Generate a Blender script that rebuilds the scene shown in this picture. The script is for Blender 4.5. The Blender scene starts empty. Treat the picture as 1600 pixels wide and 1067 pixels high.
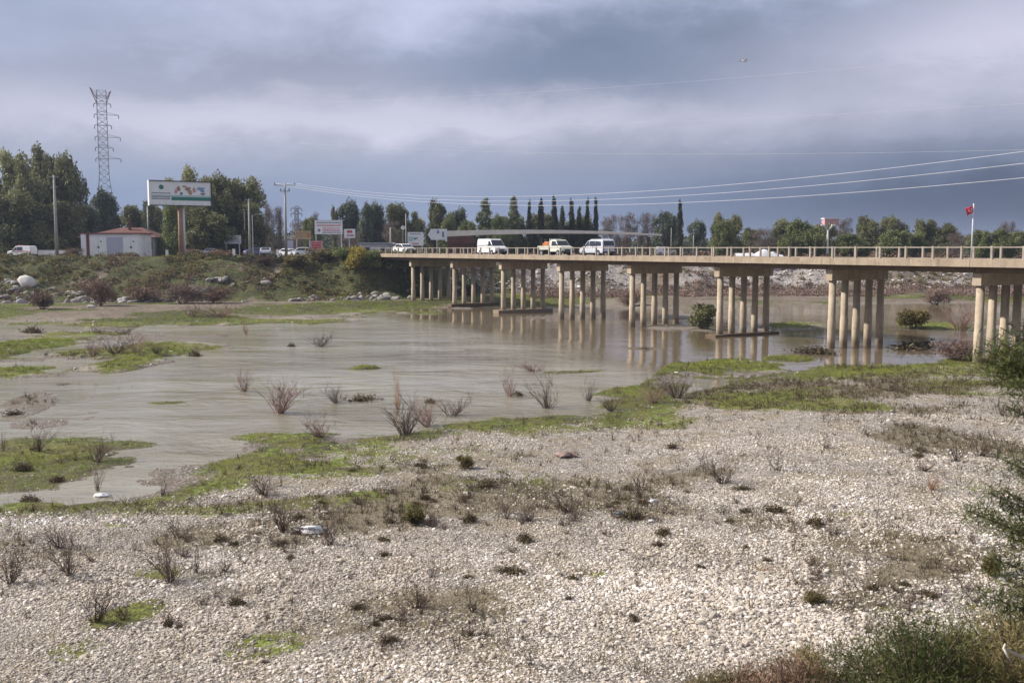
import bpy, bmesh, math, random
import numpy as np
from mathutils import Vector, Matrix
R = math.radians
PI = math.pi
random.seed(7)
scene = bpy.context.scene
COL = scene.collection

# ------------------------------------------------------------------ camera
H = 8.5                       # eye height above the river, metres
F = 1555.0                    # focal length in pixels of a 1600 px wide frame
PIT = math.atan(144.5 / F)
cam_d = bpy.data.cameras.new('camera')
cam = bpy.data.objects.new('camera', cam_d)
COL.objects.link(cam)
cam.location = (0, 0, H)
cam.rotation_euler = (PI / 2 - PIT, 0, 0)
cam_d.sensor_width = 36
cam_d.lens = 36 * F / 1600
cam_d.clip_start = 0.1
cam_d.clip_end = 20000
cam_d.dof.use_dof = True
cam_d.dof.focus_distance = 75
cam_d.dof.aperture_fstop = 2.2
scene.camera = cam

def ray(px, py):
    cx, cy = (px - 800) / F, (533.5 - py) / F
    return Vector((cx, math.cos(PIT) + math.sin(PIT) * cy, -math.sin(PIT) + math.cos(PIT) * cy))
def G(px, py, z=0.0):         # the place on a level z where the photo shows (px, py)
    d = ray(px, py); k = (z - H) / d.z
    return Vector((d.x * k, d.y * k, z))
def AT(px, py, Y):            # the place at distance Y
    d = ray(px, py); k = Y / d.y
    return Vector((d.x * k, Y, H + d.z * k))

# ------------------------------------------------------------------ sun and sky
SUN_EL, SUN_AZ = R(36), math.atan2(-1.0, 0.10)       # azimuth measured from +Y towards +X
sd = Vector((math.sin(SUN_AZ) * math.cos(SUN_EL), math.cos(SUN_AZ) * math.cos(SUN_EL), math.sin(SUN_EL)))
sun_d = bpy.data.lights.new('sun', 'SUN'); sun = bpy.data.objects.new('sun', sun_d); COL.objects.link(sun)
sun_d.energy = 5.0; sun_d.angle = R(1.0); sun_d.color = (1.0, 0.93, 0.83)
sun.rotation_euler = sd.to_track_quat('Z', 'Y').to_euler()
sun.location = (-60, -40, 60)
scene.view_settings.view_transform = 'Standard'
scene.view_settings.look = 'None'
scene.view_settings.exposure = 0.36
scene.view_settings.gamma = 1.0
scene.view_settings.use_curve_mapping = False

def lin(r, g, b):
    f = lambda c: (c / 255) / 12.92 if c / 255 <= 0.04045 else ((c / 255 + 0.055) / 1.055) ** 2.4
    return (f(r), f(g), f(b), 1)

class NT:
    """small helper to write node trees"""
    def __init__(s, tree): s.t = tree; s.n = tree.nodes; s.l = tree.links
    def node(s, typ, **kw):
        n = s.n.new(typ)
        for k, v in kw.items(): setattr(n, k, v)
        return n
    def put(s, sock, v):
        if isinstance(v, bpy.types.NodeSocket): s.l.new(v, sock)
        elif v is not None: sock.default_value = v
    def m(s, op, a, b=None, c=None, clamp=False):
        n = s.node('ShaderNodeMath', operation=op, use_clamp=clamp)
        s.put(n.inputs[0], a)
        if b is not None: s.put(n.inputs[1], b)
        if c is not None: s.put(n.inputs[2], c)
        return n.outputs[0]
    def mix(s, fac, a, b, blend='MIX'):
        n = s.node('ShaderNodeMix', data_type='RGBA', blend_type=blend)
        s.put(n.inputs[0], fac); s.put(n.inputs[6], a); s.put(n.inputs[7], b)
        return n.outputs[2]
    def noise(s, vec, scale, detail=4, rough=0.55, dist=0.0, out=0):
        n = s.node('ShaderNodeTexNoise')
        if vec is not None: s.l.new(vec, n.inputs['Vector'])
        n.inputs['Scale'].default_value = scale; n.inputs['Detail'].default_value = detail
        n.inputs['Roughness'].default_value = rough; n.inputs['Distortion'].default_value = dist
        return n.outputs[out]
    def ramp(s, fac, stops, interp='LINEAR'):
        n = s.node('ShaderNodeValToRGB'); s.l.new(fac, n.inputs[0])
        cr = n.color_ramp; cr.interpolation = interp
        while len(cr.elements) < len(stops): cr.elements.new(0.5)
        for e, (p, c) in zip(cr.elements, stops):
            e.position = p; e.color = c if len(c) == 4 else (*c, 1)
        return n.outputs[0]
    def sstep(s, v, a, b):
        n = s.node('ShaderNodeMapRange', interpolation_type='SMOOTHSTEP')
        s.put(n.inputs[0], v); n.inputs[1].default_value = a; n.inputs[2].default_value = b
        return n.outputs[0]
    def comb(s, x, y, z):
        n = s.node('ShaderNodeCombineXYZ')
        for i, v in enumerate((x, y, z)): s.put(n.inputs[i], v)
        return n.outputs[0]

world = bpy.data.worlds.new('World'); scene.world = world; world.use_nodes = True
w = NT(world.node_tree); w.n.clear()
tc = w.node('ShaderNodeTexCoord'); sep = w.node('ShaderNodeSeparateXYZ'); w.l.new(tc.outputs['Generated'], sep.inputs[0])
az0 = w.m('ARCTAN2', sep.outputs[0], sep.outputs[1])
el0 = w.m('ARCSINE', sep.outputs[2])
# stretched cloud noise in azimuth / elevation
cv = w.comb(w.m('MULTIPLY', az0, 1.0), w.m('MULTIPLY', el0, 2.6), 0.35)
n1 = w.m('SUBTRACT', w.noise(cv, 3.2, 5, 0.55, 0.25), 0.5)
n2 = w.m('SUBTRACT', w.noise(cv, 7.0, 6, 0.6, 0.35), 0.5)
n3 = w.m('SUBTRACT', w.noise(w.comb(az0, w.m('MULTIPLY', el0, 9.0), 1.7), 4.0, 5, 0.55), 0.5)
n4 = w.m('SUBTRACT', w.noise(w.comb(az0, w.m('MULTIPLY', el0, 2.0), 4.2), 5.5, 6, 0.58, 0.9), 0.5)
n5 = w.m('SUBTRACT', w.noise(w.comb(az0, w.m('MULTIPLY', el0, 1.9), 7.7), 11.0, 8, 0.62, 0.3), 0.5)
az = w.m('ADD', az0, w.m('ADD', w.m('MULTIPLY', n1, 0.2), w.m('MULTIPLY', n5, 0.10)))
el = w.m('ADD', el0, w.m('ADD', w.m('MULTIPLY', n1, 0.085), w.m('ADD', w.m('MULTIPLY', n4, 0.05), w.m('MULTIPLY', n5, 0.07))))
def azp(px): return math.atan((px - 800) / 1562)
def elp(py): return (389 - py) / 1590
def blob(px, py, rx, ry, p=2.0):
    a = w.m('DIVIDE', w.m('SUBTRACT', az, azp(px)), rx / 1562)
    b = w.m('DIVIDE', w.m('SUBTRACT', el, elp(py)), ry / 1562)
    q = w.m('ADD', w.m('MULTIPLY', a, a), w.m('MULTIPLY', b, b))
    if p != 2.0: q = w.m('POWER', q, p / 2)
    return w.m('EXPONENT', w.m('MULTIPLY', q, -1.0))
def elr(e): return (e + 0.02) / 0.42
ev = w.m('ADD', el0, w.m('ADD', w.m('MULTIPLY', n1, 0.05), w.m('MULTIPLY', n3, 0.02)))
skyc = w.ramp(w.m('DIVIDE', w.m('ADD', ev, 0.02), 0.42), [
    (0.0, lin(116, 133, 166)), (elr(elp(375)), lin(120, 137, 170)), (elr(elp(320)), lin(131, 147, 180)),
    (elr(elp(255)), lin(158, 165, 188)), (elr(elp(190)), lin(177, 180, 198)), (elr(elp(125)), lin(164, 169, 192)),
    (elr(elp(20)), lin(169, 177, 202)), (.80, lin(178, 183, 200)), (1.0, lin(176, 180, 194))])
# right side is darker near the horizon
rt = w.m('MULTIPLY', w.sstep(az0, azp(650), azp(1500)), w.m('SUBTRACT', 1.0, w.sstep(ev, elp(345), elp(150))))
skyc = w.mix(w.m('MULTIPLY', rt, 0.9), skyc, lin(64, 79, 108))
skyc = w.mix(w.m('MULTIPLY', blob(1010, 80, 370, 72, 3.2), 0.9), skyc, lin(110, 124, 150))
skyc = w.mix(w.m('MULTIPLY', blob(440, 118, 300, 34, 2.8), 0.6), skyc, lin(143, 149, 171))
skyc = w.mix(w.m('MULTIPLY', blob(640, -10, 300, 60), 0.75), skyc, lin(194, 198, 224))
skyc = w.mix(w.m('MULTIPLY', blob(0, 40, 160, 60), 0.4), skyc, lin(147, 160, 190))
skyc = w.mix(w.m('MULTIPLY', blob(1600, 105, 300, 60), 0.9), skyc, lin(205, 203, 222))
skyc = w.mix(w.m('MULTIPLY', blob(560, 192, 600, 36), 0.9), skyc, lin(202, 201, 219))
skyc = w.mix(w.m('MULTIPLY', blob(1300, 225, 400, 22), 0.35), skyc, lin(163, 167, 192))
skyc = w.mix(w.m('MULTIPLY', blob(1600, 330, 330, 36, 4.0), 0.55), skyc, lin(46, 58, 88))
# fine wisps
br = w.m('ADD', 1.0, w.m('ADD', w.m('ADD', w.m('MULTIPLY', n4, 0.34), w.m('MULTIPLY', n5, 0.26)), w.m('MULTIPLY', n3, 0.03)))
skyc = w.mix(1.0, skyc, w.comb(br, br, br), 'MULTIPLY')
sky = w.node('ShaderNodeTexSky', sky_type='NISHITA', sun_disc=False)
sky.sun_elevation = SUN_EL; sky.sun_rotation = SUN_AZ
b1 = w.node('ShaderNodeBackground'); w.l.new(sky.outputs[0], b1.inputs[0]); b1.inputs[1].default_value = 0.07
b2 = w.node('ShaderNodeBackground'); w.l.new(skyc, b2.inputs[0]); b2.inputs[1].default_value = 0.89
ms = w.node('ShaderNodeMixShader'); ms.inputs[0].default_value = 0.93
w.l.new(b1.outputs[0], ms.inputs[1]); w.l.new(b2.outputs[0], ms.inputs[2])
wo = w.node('ShaderNodeOutputWorld'); w.l.new(ms.outputs[0], wo.inputs[0])

# ------------------------------------------------------------------ object helpers
def tag(o, label=None, cat=None, group=None, kind=None):
    if label: o['label'] = label
    if cat: o['category'] = cat
    if group: o['group'] = group
    if kind: o['kind'] = kind
    return o
def thing(name, label, cat, loc=(0, 0, 0), rz=0.0, group=None):
    o = bpy.data.objects.new(name, None); COL.objects.link(o)
    o.empty_display_size = 0.3
    o.location = loc; o.rotation_euler = (0, 0, rz)
    return tag(o, label, cat, group)
def dup(o, parent=None):
    c = o.copy(); COL.objects.link(c)
    if parent: c.parent = parent
    for ch in list(o.children): dup(ch, c)
    return c
def link(name, me, mats=(), parent=None, smooth=False):
    o = bpy.data.objects.new(name, me); COL.objects.link(o)
    for m_ in (mats if isinstance(mats, (list, tuple)) else [mats]): me.materials.append(m_)
    if parent: o.parent = parent
    if smooth: me.polygons.foreach_set('use_smooth', [True] * len(me.polygons))
    return o
def npmesh(name, v, f, attrs=None):
    """v (n,3), f (m,k) all faces k-gons, attrs {name: per-vertex float array}"""
    me = bpy.data.meshes.new(name); v = np.asarray(v, np.float32); f = np.asarray(f, np.int32)
    me.vertices.add(len(v)); me.vertices.foreach_set('co', v.ravel())
    if len(f):
        k = f.shape[1]
        me.loops.add(f.size); me.loops.foreach_set('vertex_index', f.ravel())
        me.polygons.add(len(f)); me.polygons.foreach_set('loop_start', np.arange(0, f.size, k, dtype=np.int32))
        me.update(calc_edges=True)
    for a, val in (attrs or {}).items():
        at = me.attributes.new(a, 'FLOAT', 'POINT'); at.data.foreach_set('value', np.asarray(val, np.float32).ravel())
    return me

class MB:
    """collects simple shapes into one mesh"""
    def __init__(s): s.v = []; s.f = []; s.mi = []
    def add(s, vs, fs, mi=0):
        o = len(s.v); s.v += [tuple(p) for p in vs]; s.f += [tuple(i + o for i in q) for q in fs]; s.mi += [mi] * len(fs); return s
    def box(s, c, d, mi=0, rot=None):
        x, y, z = d[0] / 2, d[1] / 2, d[2] / 2
        vs = [Vector((a, b, e)) for a in (-x, x) for b in (-y, y) for e in (-z, z)]
        if rot is not None: vs = [rot @ p for p in vs]
        vs = [p + Vector(c) for p in vs]
        return s.add(vs, [(0, 1, 3, 2), (4, 6, 7, 5), (0, 4, 5, 1), (2, 3, 7, 6), (0, 2, 6, 4), (1, 5, 7, 3)], mi)
    def beam(s, a, b, wd, hd=None, mi=0, up=(0, 0, 1)):
        a, b = Vector(a), Vector(b); hd = hd or wd; d = (b - a)
        L = d.length; d.normalize(); u = Vector(up)
        if abs(d.dot(u)) > 0.98: u = Vector((1, 0, 0))
        x = d.cross(u).normalized(); z = x.cross(d)
        return s.box((a + b) / 2, (wd, L, hd), mi, Matrix((x, d, z)).transposed())
    def tube(s, pts, rad, n=8, mi=0, cap=True):
        pts = [Vector(p) for p in pts]; rad = rad if isinstance(rad, (list, tuple)) else [rad] * len(pts)
        vs = []; fs = []; pr = None
        for i, p in enumerate(pts):
            d = (pts[min(i + 1, len(pts) - 1)] - pts[max(i - 1, 0)]).normalized()
            if pr is None:
                u = Vector((0, 0, 1)) if abs(d.z) < 0.9 else Vector((1, 0, 0))
                pr = d.cross(u).normalized()
            pr = (pr - d * pr.dot(d)).normalized(); q = d.cross(pr)
            for k in range(n):
                a = 2 * PI * k / n
                vs.append(p + (pr * math.cos(a) + q * math.sin(a)) * rad[i])
        for i in range(len(pts) - 1):
            for k in range(n):
                a, b = i * n + k, i * n + (k + 1) % n
                fs.append((a, b, b + n, a + n))
        if cap: fs += [tuple(range(n - 1, -1, -1)), tuple(range(len(vs) - n, len(vs)))]
        return s.add(vs, fs, mi)
    def prism(s, poly, y0, y1, mi=0, axis='y'):
        """poly list of (x,z) extruded along y (or mapped)"""
        n = len(poly); f = (lambda x, y, z: (x, y, z)) if axis == 'y' else (lambda x, y, z: (y, x, z)) if axis == 'x' else (lambda x, y, z: (x, z, y))
        vs = [f(x, y0, z) for x, z in poly] + [f(x, y1, z) for x, z in poly]
        fs = [tuple(range(n)), tuple(range(2 * n - 1, n - 1, -1))] + [(i, i + n, (i + 1) % n + n, (i + 1) % n) for i in range(n)]
        return s.add(vs, fs, mi)
    def build(s, name, mats, parent=None, smooth=False, fix=True, bevel=0):
        me = bpy.data.meshes.new(name); me.from_pydata(s.v, [], s.f); me.update()
        o = link(name, me, mats, parent, smooth)
        if any(s.mi): me.polygons.foreach_set('material_index', s.mi)
        if fix:
            bm = bmesh.new(); bm.from_mesh(me); bmesh.ops.recalc_face_normals(bm, faces=bm.faces); bm.to_mesh(me); bm.free()
        if bevel:
            bv = o.modifiers.new('bevel', 'BEVEL'); bv.width = bevel; bv.segments = 2; bv.limit_method = 'ANGLE'
        return o

# ------------------------------------------------------------------ numpy noise
_rng = np.random.default_rng(11)
_perm = _rng.random((256, 256)).astype(np.float32)
def vnoise(x, y):
    xi = np.floor(x).astype(int); yi = np.floor(y).astype(int); fx = x - xi; fy = y - yi
    fx = fx * fx * (3 - 2 * fx); fy = fy * fy * (3 - 2 * fy)
    g = lambda a, b: _perm[(a) & 255, (b) & 255]
    return (g(xi, yi) * (1 - fx) + g(xi + 1, yi) * fx) * (1 - fy) + (g(xi, yi + 1) * (1 - fx) + g(xi + 1, yi + 1) * fx) * fy
def fbm(x, y, sc, oct=4, seed=0):
    x = np.asarray(x, float) / sc + seed * 17.3; y = np.asarray(y, float) / sc + seed * 9.1
    a, s, t = 1.0, 0.0, 0.0
    for i in range(oct):
        s = s + a * (vnoise(x, y) - 0.5); t += a; a *= 0.5; x = x * 2.03 + 5.1; y = y * 2.03 + 3.7
    return s / t * 2          # about -1..1
def sst(v, a, b):
    q = np.clip((np.asarray(v, float) - a) / (b - a), 0, 1); return q * q * (3 - 2 * q)

# ------------------------------------------------------------------ bridge frame
U = Vector((-0.5197, 0.8544, 0)); V = Vector((0.8544, 0.5197, 0))
P1 = G(646, 389 + 0.107 * (646 + 150)); SPAN = 13.75
def BP(s, wv, z=0.0):         # s metres from pier 1 towards the near right, wv metres across from the near columns
    p = P1 - U * s + V * wv; return Vector((p.x, p.y, z))

# ------------------------------------------------------------------ terrain height and cover
def tcurve(pts): # polyline of picture points on the water level -> (t, Y)
    q = [G(a, b) for a, b in pts]; return np.array([p.x / p.y for p in q]), np.array([p.y for p in q])
NS = tcurve([(-900, 850), (-300, 812), (0, 800), (120, 798), (230, 790), (330, 760), (420, 728), (480, 705), (560, 690), (700, 668), (820, 650), (900, 645),
             (960, 642), (1040, 622), (1130, 602), (1200, 588), (1300, 578), (1400, 574), (1500, 567), (1600, 556), (2000, 530), (3000, 500)])
NS2 = tcurve([(-900, 700), (-300, 690), (0, 684), (150, 680), (300, 690), (400, 682), (470, 672), (620, 664), (760, 642), (880, 620), (1000, 600), (1060, 562), (1150, 556), (1250, 574), (1330, 572),
             (1450, 564), (1520, 556), (1600, 545), (2000, 525), (3000, 495)])
FS = tcurve([(-900, 522), (-300, 514), (0, 507), (150, 508), (330, 508), (450, 500), (560, 490), (640, 481), (700, 481), (780, 482), (860, 480), (1000, 484), (1100, 482),
             (1200, 478), (1300, 476), (1600, 474), (3000, 468)])
FT = (np.array([(x - 800) / 1562 for x in (-900, 0, 200, 400, 560, 640, 700, 760, 850, 1000, 1200, 1600, 3000)]),
      np.array([140., 147, 149, 151, 154, 158, 166, 175, 181, 183, 185, 187, 190]))
def WG(px, py): p = G(px, py); return p.x, p.y
# land patches in the river: (px, py, half width px, half height px, height m)
ISL = [(50, 541, 95, 22, .34), (45, 583, 95, 12, .24), (198, 574, 62, 11, .28), (250, 550, 135, 15, .26), (567, 576, 32, 4, .16), (230, 528, 260, 10, .05), (60, 562, 170, 10, .03),
       (120, 522, 210, 6, .10), (300, 503, 320, 9, .26), (500, 487, 200, 9, .25), (95, 715, 140, 20, .13), (20, 635, 90, 34, .06), (60, 650, 210, 26, .0), (180, 612, 160, 14, -.01), (50, 690, 100, 14, .05),
       (430, 686, 90, 8, .12), (390, 740, 130, 18, .10), (60, 790, 90, 9, .12), (270, 628, 60, 4, .03), (700, 625, 60, 3, .03),
       (1150, 576, 110, 14, .16), (1230, 560, 60, 8, .06), (880, 582, 70, 4, .04), (1000, 545, 60, 4, .03),
       (1050, 512, 95, 6, .12), (1240, 512, 90, 7, .22), (1450, 508, 90, 6, .20), (850, 497, 70, 3, .04), (1500, 558, 70, 8, .08),
       (720, 473, 90, 8, .3), (1100, 495, 130, 6, .06), (1560, 512, 60, 8, .15)]
ISLW = []
for (a, b, ra, rb, hh) in ISL:
    c = WG(a, b); rx = ra / 1562 * c[1]; ry = (WG(a, b - rb)[1] - WG(a, b + rb)[1]) / 2
    ISLW.append((c[0], c[1], rx, ry, hh))
def near_d(x, y):
    t = x / np.maximum(y, 4); return np.interp(t, *NS) - y
def cover(x, y):
    """height and the ground cover fields at (x, y)"""
    x = np.asarray(x, float); y = np.asarray(y, float); t = x / np.maximum(y, 4)
    nA = fbm(x, y, 9, 4, 1); nB = fbm(x, y, 2.2, 3, 2); nC = fbm(x, y, 30, 3, 3)
    n2_ = np.interp(t, *NS2)
    ny, fy, ty = np.interp(t, *NS), np.interp(t, *FS), np.interp(t, *FT)
    wid = 1 + 4.5 * sst(y, 40, 120)
    dn = ny - y + (nA * 1.2 + nB * .4) * np.clip(y / 60, .3, 2)
    df = y - fy + (nA * 1.5 + nB * .5) * 1.6
    z = np.full(x.shape, -0.55)
    z = np.maximum(z, np.where(dn > 0, 0.04 + np.minimum(dn * .020, .6), dn * .05))
    nG = fbm(x, y, 5.5, 5, 22); dsh = n2_ - y + nA * 1.5
    sh = sst(dsh, -1.5, 1.5)
    z = np.maximum(z, -.55 + sh * (.55 + .008 + .20 * nG * np.clip(y / 50, .6, 1.2) + .02 * np.clip(dsh / np.maximum(n2_ - ny, 1), 0, 1)))
    z = np.maximum(z, np.where(df > 0, 0.05 + np.minimum(df * .035, .5), df * .05))
    nD = fbm(x, y, 6, 4, 15); nE = fbm(x, y, 14, 3, 16); nF = fbm(x, y, 7, 4, 17)
    for (cx, cy, rx, ry, hh) in ISLW:
        q = ((x - cx + (nE + .6 * nD) * rx * .7) / rx) ** 2 + ((y - cy + (nD + .5 * nF) * ry * 1.0) / ry) ** 2
        q = q * (1 + .8 * nB)
        e = np.exp(-q * .9)
        z = np.maximum(z, -0.5 + (hh + .5) * np.clip(e * 1.25, 0, 1) - 0.12 * np.clip(1 - e, 0, 1))
    rough = 0.055 * nB + 0.06 * nA
    z = z + rough * sst(z, -.5, 0.0) + .10 * fbm(x, y, 5, 3, 18) * sst(dn, 1, 6) * (y < 90)
    # far bank and plain
    bw = np.where(t < -.08, 21, 17) + 3 * nC
    b = (y - ty + 1.6 * nA) / bw
    top = 7.0 - .7 * sst(t, -.1, .1) + 0.25 * nC * sst(b, .9, 1.2)
    bank = sst(b, -.05, 1.05) * (top - .4) + (.8 * nA + .4 * nB) * sst(b, 0, .15) * (1 - sst(b, .95, 1.15))
    z = np.where(y > ty - 3, z + bank, z)
    # road embankment beyond the abutment
    rx_, ry_ = x - P1.x, y - P1.y
    s_ = -(rx_ * U.x + ry_ * U.y); w_ = rx_ * V.x + ry_ * V.y
    emb = sst(-s_, 8, 14.0) * (1 - sst(np.abs(w_ - 3.1), 5.5, 12))
    z = np.where(y > 100, z * (1 - emb) + np.maximum(z, 7.62) * emb, z)
    # slope under the camera
    sl = np.clip((16.5 - y) * .42, 0, 6.2)
    z = z + sl * sst(16.5 - y, -1.5, 2)
    # ---- cover
    g = np.zeros(x.shape)
    gn = nA * .55 + nB * .6
    for (cx, cy, rx, ry, st) in GRASSW:
        q = ((x - cx + (nE + .6 * nF) * rx * .7) / rx) ** 2 + ((y - cy + (nF + .5 * nD) * ry * 1.2) / ry) ** 2
        g = np.maximum(g, st * sst(1.15 - q + gn * 1.3, -.5, 1.2))
    # green fringe on both sides of the water line
    fr = np.exp(-((dn - 1.4 * np.clip(y / 60, .5, 2)) / (2.6 * np.clip(y / 60, .5, 2))) ** 2) * sst(y, 28, 34)
    g = np.maximum(g, fr * sst(gn, -.75, .35) * .85)
    g = np.maximum(g, sh * (y > 29.5) * (1 - sst(dn, 2, 9)) * sst(nG + .6 * nB + .05, -.25, .30) * 1.0)
    g = np.maximum(g, sst(df, -1, 2) * (1 - sst(b, -.3, .1)) * sst(fbm(x, y, 12, 3, 5) + .15 * (t < -.05), -.25, .25) * .75)
    dry = np.maximum(sst(b, -.25, .05), sst(df, 0, 5) * (.55 + .45 * sst(nA, -.3, .2))) * (1 - sst(b, 1.0, 1.3)) * 1.0
    g = np.where(b > -.02, sst(fbm(x, y, 5, 4, 6) + .42 * (t < -.05) - .45 * (t > .0), -.3, .3) * .85 * (1 - .4 * (t > 0)), g)
    plain = sst(b, .95, 1.1)
    g = g * (1 - plain) + plain * sst(fbm(x, y, 8, 3, 7) + .3 * (t < -.1), -.3, .5) * .8
    slope = sst(17.5 - y, 0, 4)
    g = np.maximum(g, slope * .3)
    wet = 1 - sst(z - .0, .02, .16)
    return z, g, np.clip(dry + plain * .8 + slope * .7, 0, 1), wet, b
GRASS = [(55, 541, 95, 24, 1), (45, 583, 95, 14, 1), (200, 574, 62, 13, 1), (260, 550, 130, 14, .75), (567, 576, 30, 5, .9), (230, 506, 420, 5, .9),
         (560, 486, 150, 8, .9), (100, 712, 130, 17, 1), (430, 686, 85, 9, 1), (400, 738, 130, 17, .85), (480, 745, 140, 14, .6), (60, 792, 95, 12, .9), (640, 672, 190, 14, .95),
         (820, 662, 190, 18, 1), (950, 655, 120, 18, .8), (1140, 576, 100, 14, 1), (1240, 560, 70, 8, .9), (1250, 590, 90, 8, .9), (1180, 625, 130, 20, .85), (1270, 640, 90, 14, .7),
         (1450, 590, 160, 20, .6), (1480, 620, 140, 14, .45), (1240, 512, 85, 7, 1), (1450, 508, 80, 6, .9), (880, 472, 80, 6, .8),
         (190, 985, 50, 24, 1), (240, 912, 42, 12, .7), (655, 806, 28, 14, .9), (925, 936, 42, 9, .7), (380, 1050, 60, 22, .5), (120, 1035, 50, 20, .45),
         (420, 1040, 60, 18, .6), (1080, 875, 34, 10, .35), (590, 720, 160, 16, .4), (560, 790, 60, 10, .5), (350, 800, 200, 12, .5), (840, 760, 150, 16, .35), (1320, 838, 60, 7, .4), (1500, 790, 60, 12, .4),
         (270, 628, 60, 4, .8), (720, 640, 40, 5, .8), (880, 582, 70, 4, .6), (1540, 1010, 160, 50, .35)]
GRASSW = []
for (a, b_, ra, rb, st) in GRASS:
    c = WG(a, b_); GRASSW.append((c[0], c[1], ra / 1562 * c[1], (WG(a, b_ - rb)[1] - WG(a, b_ + rb)[1]) / 2, st))
WEED = [(770, 795, 260, 34, 1), (640, 830, 120, 20, .5), (1490, 715, 150, 26, 1), (1220, 620, 200, 26, .8), (1450, 600, 170, 26, .8), (100, 870, 150, 40, .6), (330, 845, 160, 26, .7), (480, 835, 130, 30, .7),
        (1120, 740, 110, 20, .5), (560, 740, 200, 16, .6), (300, 800, 260, 16, .6), (1400, 960, 220, 40, .4), (650, 950, 160, 30, .4), (1530, 850, 110, 60, .5), (1060, 690, 160, 10, .4), (200, 960, 160, 40, .4), (1330, 870, 160, 20, .3)]
WEEDW = []
for (a, b_, ra, rb, st) in WEED:
    c = WG(a, b_); WEEDW.append((c[0], c[1], ra / 1562 * c[1], (WG(a, b_ - rb)[1] - WG(a, b_ + rb)[1]) / 2, st))
def weeds(x, y):
    w_ = np.zeros(np.shape(x)); nA = fbm(x, y, 3.5, 5, 80); nB = fbm(x, y, 8, 3, 81)
    for (cx, cy, rx, ry, st) in WEEDW:
        q = ((x - cx) / rx) ** 2 + ((y - cy) / ry) ** 2
        w_ = np.maximum(w_, st * np.exp(-q * .8))
    return np.clip(sst(w_ * 1.2 + nA * .9 + nB * .3, .22, .95) + .28 * sst(nA + .5 * nB, .12, .5), 0, 1)
def hz(x, y): return float(cover(np.array([x]), np.array([y]))[0][0])
# ------------------------------------------------------------------ materials
def base_mat(name):
    m_ = bpy.data.materials.new(name); m_.use_nodes = True; n = NT(m_.node_tree); n.n.clear()
    out = n.node('ShaderNodeOutputMaterial'); p = n.node('ShaderNodeBsdfPrincipled'); n.l.new(p.outputs[0], out.inputs[0])
    return m_, n, p, out
def mat(name, c, rough=.6, var=.18, sc=1.5, metal=0.0, bump=.0, bsc=20, c2=None, spec=None):
    m_, n, p, out = base_mat(name)
    g = n.node('ShaderNodeNewGeometry').outputs['Position']
    f = n.sstep(n.noise(g, sc, 6, .65), .3, .7)
    ca = tuple(min(1, v * (1 - var)) for v in c[:3]) + (1,); cb = tuple(min(1, v * (1 + var)) for v in c[:3]) + (1,)
    col = n.mix(f, ca, cb)
    if c2: col = n.mix(n.sstep(n.noise(g, sc * .6, 7, .7), .5, .68), col, tuple(c2[:3]) + (1,))
    n.l.new(col, p.inputs['Base Color']); p.inputs['Roughness'].default_value = rough; p.inputs['Metallic'].default_value = metal
    if spec is not None: p.inputs['Specular IOR Level'].default_value = spec
    if bump:
        b = n.node('ShaderNodeBump'); b.inputs['Strength'].default_value = bump; b.inputs['Distance'].default_value = .02
        n.l.new(n.noise(g, bsc, 6, .7), b.inputs['Height']); n.l.new(b.outputs[0], p.inputs['Normal'])
    return m_
def leaf_mat(name, dark, light, trans=.25, attr='var'):
    m_, n, p, out = base_mat(name)
    a = n.node('ShaderNodeAttribute', attribute_name=attr).outputs['Fac']
    oi = n.node('ShaderNodeObjectInfo').outputs['Random']
    col = n.mix(a, tuple(dark) + (1,), tuple(light) + (1,))
    k = n.m('ADD', .82, n.m('MULTIPLY', oi, .36)); col = n.mix(1.0, col, n.comb(k, k, n.m('MULTIPLY', k, .98)), 'MULTIPLY')
    n.l.new(col, p.inputs['Base Color']); p.inputs['Roughness'].default_value = .6; p.inputs['Specular IOR Level'].default_value = .25
    tr = n.node('ShaderNodeBsdfTranslucent'); n.l.new(col, tr.inputs[0])
    mx = n.node('ShaderNodeMixShader'); mx.inputs[0].default_value = trans
    n.l.new(p.outputs[0], mx.inputs[1]); n.l.new(tr.outputs[0], mx.inputs[2]); n.l.new(mx.outputs[0], out.inputs[0])
    return m_
M = {}
M['concrete'] = mat('bridge_concrete', (.31, .245, .185), .85, .18, .9, bump=.3, bsc=12, c2=(.20, .145, .105))
M['pier'] = mat('pier_concrete', (.42, .35, .265), .85, .2, .8, bump=.35, bsc=9, c2=(.33, .25, .17))
M['girder'] = mat('girder_concrete', (.13, .088, .058), .9, .2, .7, bump=.3, bsc=10, c2=(.12, .09, .06))
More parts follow.
